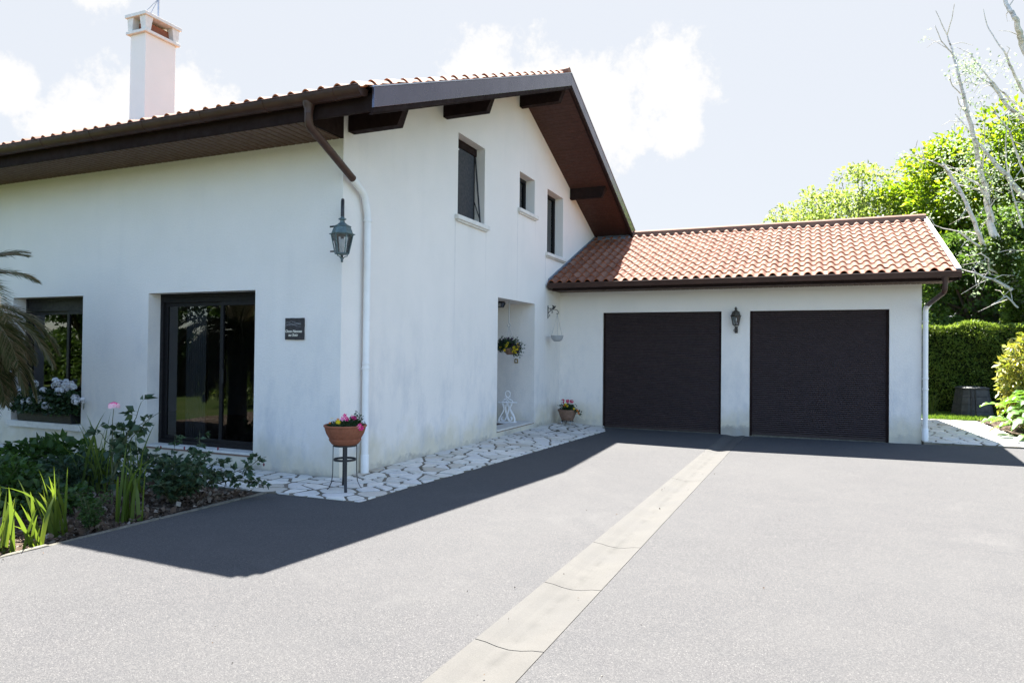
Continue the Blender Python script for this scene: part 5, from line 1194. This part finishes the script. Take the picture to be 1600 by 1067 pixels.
for k in range(700):
    q = gn.random()*2; i = int(q); a = Vector(BR[10][i][:3]); b = Vector(BR[10][i+1][:3]); p = a.lerp(b, q-i)-off3; d = Vector(tuple(gn.normal(size=3))).normalized(); C.append(tuple(p+d*.16)); D.append(tuple(d))
leaves('ivy', np.array(C), .11, 'leaf_ivy', bt, dirs=np.array(D), spread=.5, width=.95, seed=7)
C = []
for c, s, n in [((9.75, 17.4, 10.3), .35, 150), ((10.05, 17.5, 10.1), .35, 130), ((9.9, 17.4, 9.3), .25, 40), ((9.5, 17.0, 7.8), .45, 150), ((9.7, 17.2, 6.9), .5, 170), ((9.4, 17.1, 6.2), .35, 70), ((10.9, 18.4, 10.6), .3, 60), ((11.2, 18.4, 9.9), .3, 60), ((11.1, 17.6, 7.8), .6, 200), ((10.4, 17.3, 6.9), .5, 130), ((10.1, 16.9, 4.6), .5, 120), ((10.8, 17.0, 6.0), .5, 150)]:
    C.append(gn.normal(size=(n, 3))*s*[.7, .7, .6]+np.array(c)-np.array(off3))
C.append(np.repeat(np.array([tuple(c) for c in LC]), 14, 0)+gn.normal(size=(14*len(LC), 3))*.10)
leaves('crown', np.concatenate(C), .075, 'leaf_birch', bt, seed=9, width=.7)

# ------------------------------------------------------------------ invented garden behind the viewer, added to fill the pane reflections
gt = [(-9.5, -12.5, 1.0, 1), (-15, -15, 1.15, 2), (-21, -11, 1.1, 3), (-12.5, -21, 1.2, 4), (-26, -18, 1.3, 5)]
lab = ['invented broad dark garden tree mirrored in the sliding door', 'invented spreading garden tree mirrored in the left window', 'invented garden tree at the far left of the mirrored view', 'invented tall garden tree deepest in the mirrored view', 'invented distant garden tree beyond the others in the mirrored view']
proto = tree('added_garden_tree', lab[0], (-9.5, -12.5, -.3), 2.2, (0, 0, 4.6), (3.2, 3.2, 2.6), 90, 150, .20, 'leaf_dark', 120, .8, group='invented garden trees mirrored in the glass')
for i, (x, y, s, _) in enumerate(gt[1:]):
    c = proto.copy(); COL.objects.link(c); c.location = (x, y, -.3); c.scale = (s, s, s); c.rotation_euler = (0, 0, 1.3*(i+1)); c['label'] = lab[i+1]
    for ch in proto.children:
        d = ch.copy(); COL.objects.link(d); d.parent = c
def bush_reflect(label, x, y, seed, mat='leaf_bright'):  # shrub added out of view for its reflection
    return bush(label, (x, y, -.3), 1.1, 1.5, 2600, mat, .11, seed, 'added_garden_shrub', 'shrub')
bush_reflect('invented light green garden shrub low in the mirrored view', -8.0, -8.5, 131); bush_reflect('second invented light green garden shrub left of the first in the mirrored view', -11.5, -9.5, 132, 'leaf_airy')

def back_hedge():  # added out of view to cover the lawn horizon in the reflections
    t = thing('added_garden_hedge', 'invented long dark hedge across the garden, mirrored low in the left window', 'hedge', (-16, -15.5, -.3)); g = np.random.default_rng(141); n = 26000
    X = g.uniform(-16, 13.5, n); Z = g.uniform(0, 2.5, n)+.25*np.sin(X*.9); Y = .25*np.sin(X*1.7+Z)+g.normal(0, .22, n)+.5; C = np.stack([X, Y, Z], 1)
    leaves('foliage', C, .2, 'leaf_dark', t, dirs=np.tile([0, .8, .3], (n, 1)), spread=1, seed=3); m = MB(); m.box(-16, 13.5, -.5, .3, 0, 2.1); m.build('dark_core', 'needle_core', t)  # leaves around a solid near-black box
back_hedge()
g = np.random.default_rng(151); n = 150; t_ = g.random(n); X = np.where(t_ < .55, g.normal(0, .12, n)+.02, g.uniform(.1, 9, n)); Y = g.uniform(-4.5, 8, n); X = np.where(t_ < .35, X, np.where(t_ < .7, 3.9+g.normal(0, .35, n), g.uniform(.2, 11, n))); X = np.maximum(X, .0)
C = np.array([(x, y, gz(x, y)+.006) for x, y in zip(X, Y)]); o = leaves('leaf_litter', C, .013, 'bark_chip', None, width=.7, jit=.8, seed=8); tag(o, 'scattered crumbs of dry leaf litter on the asphalt', 'leaf litter', kind='stuff')
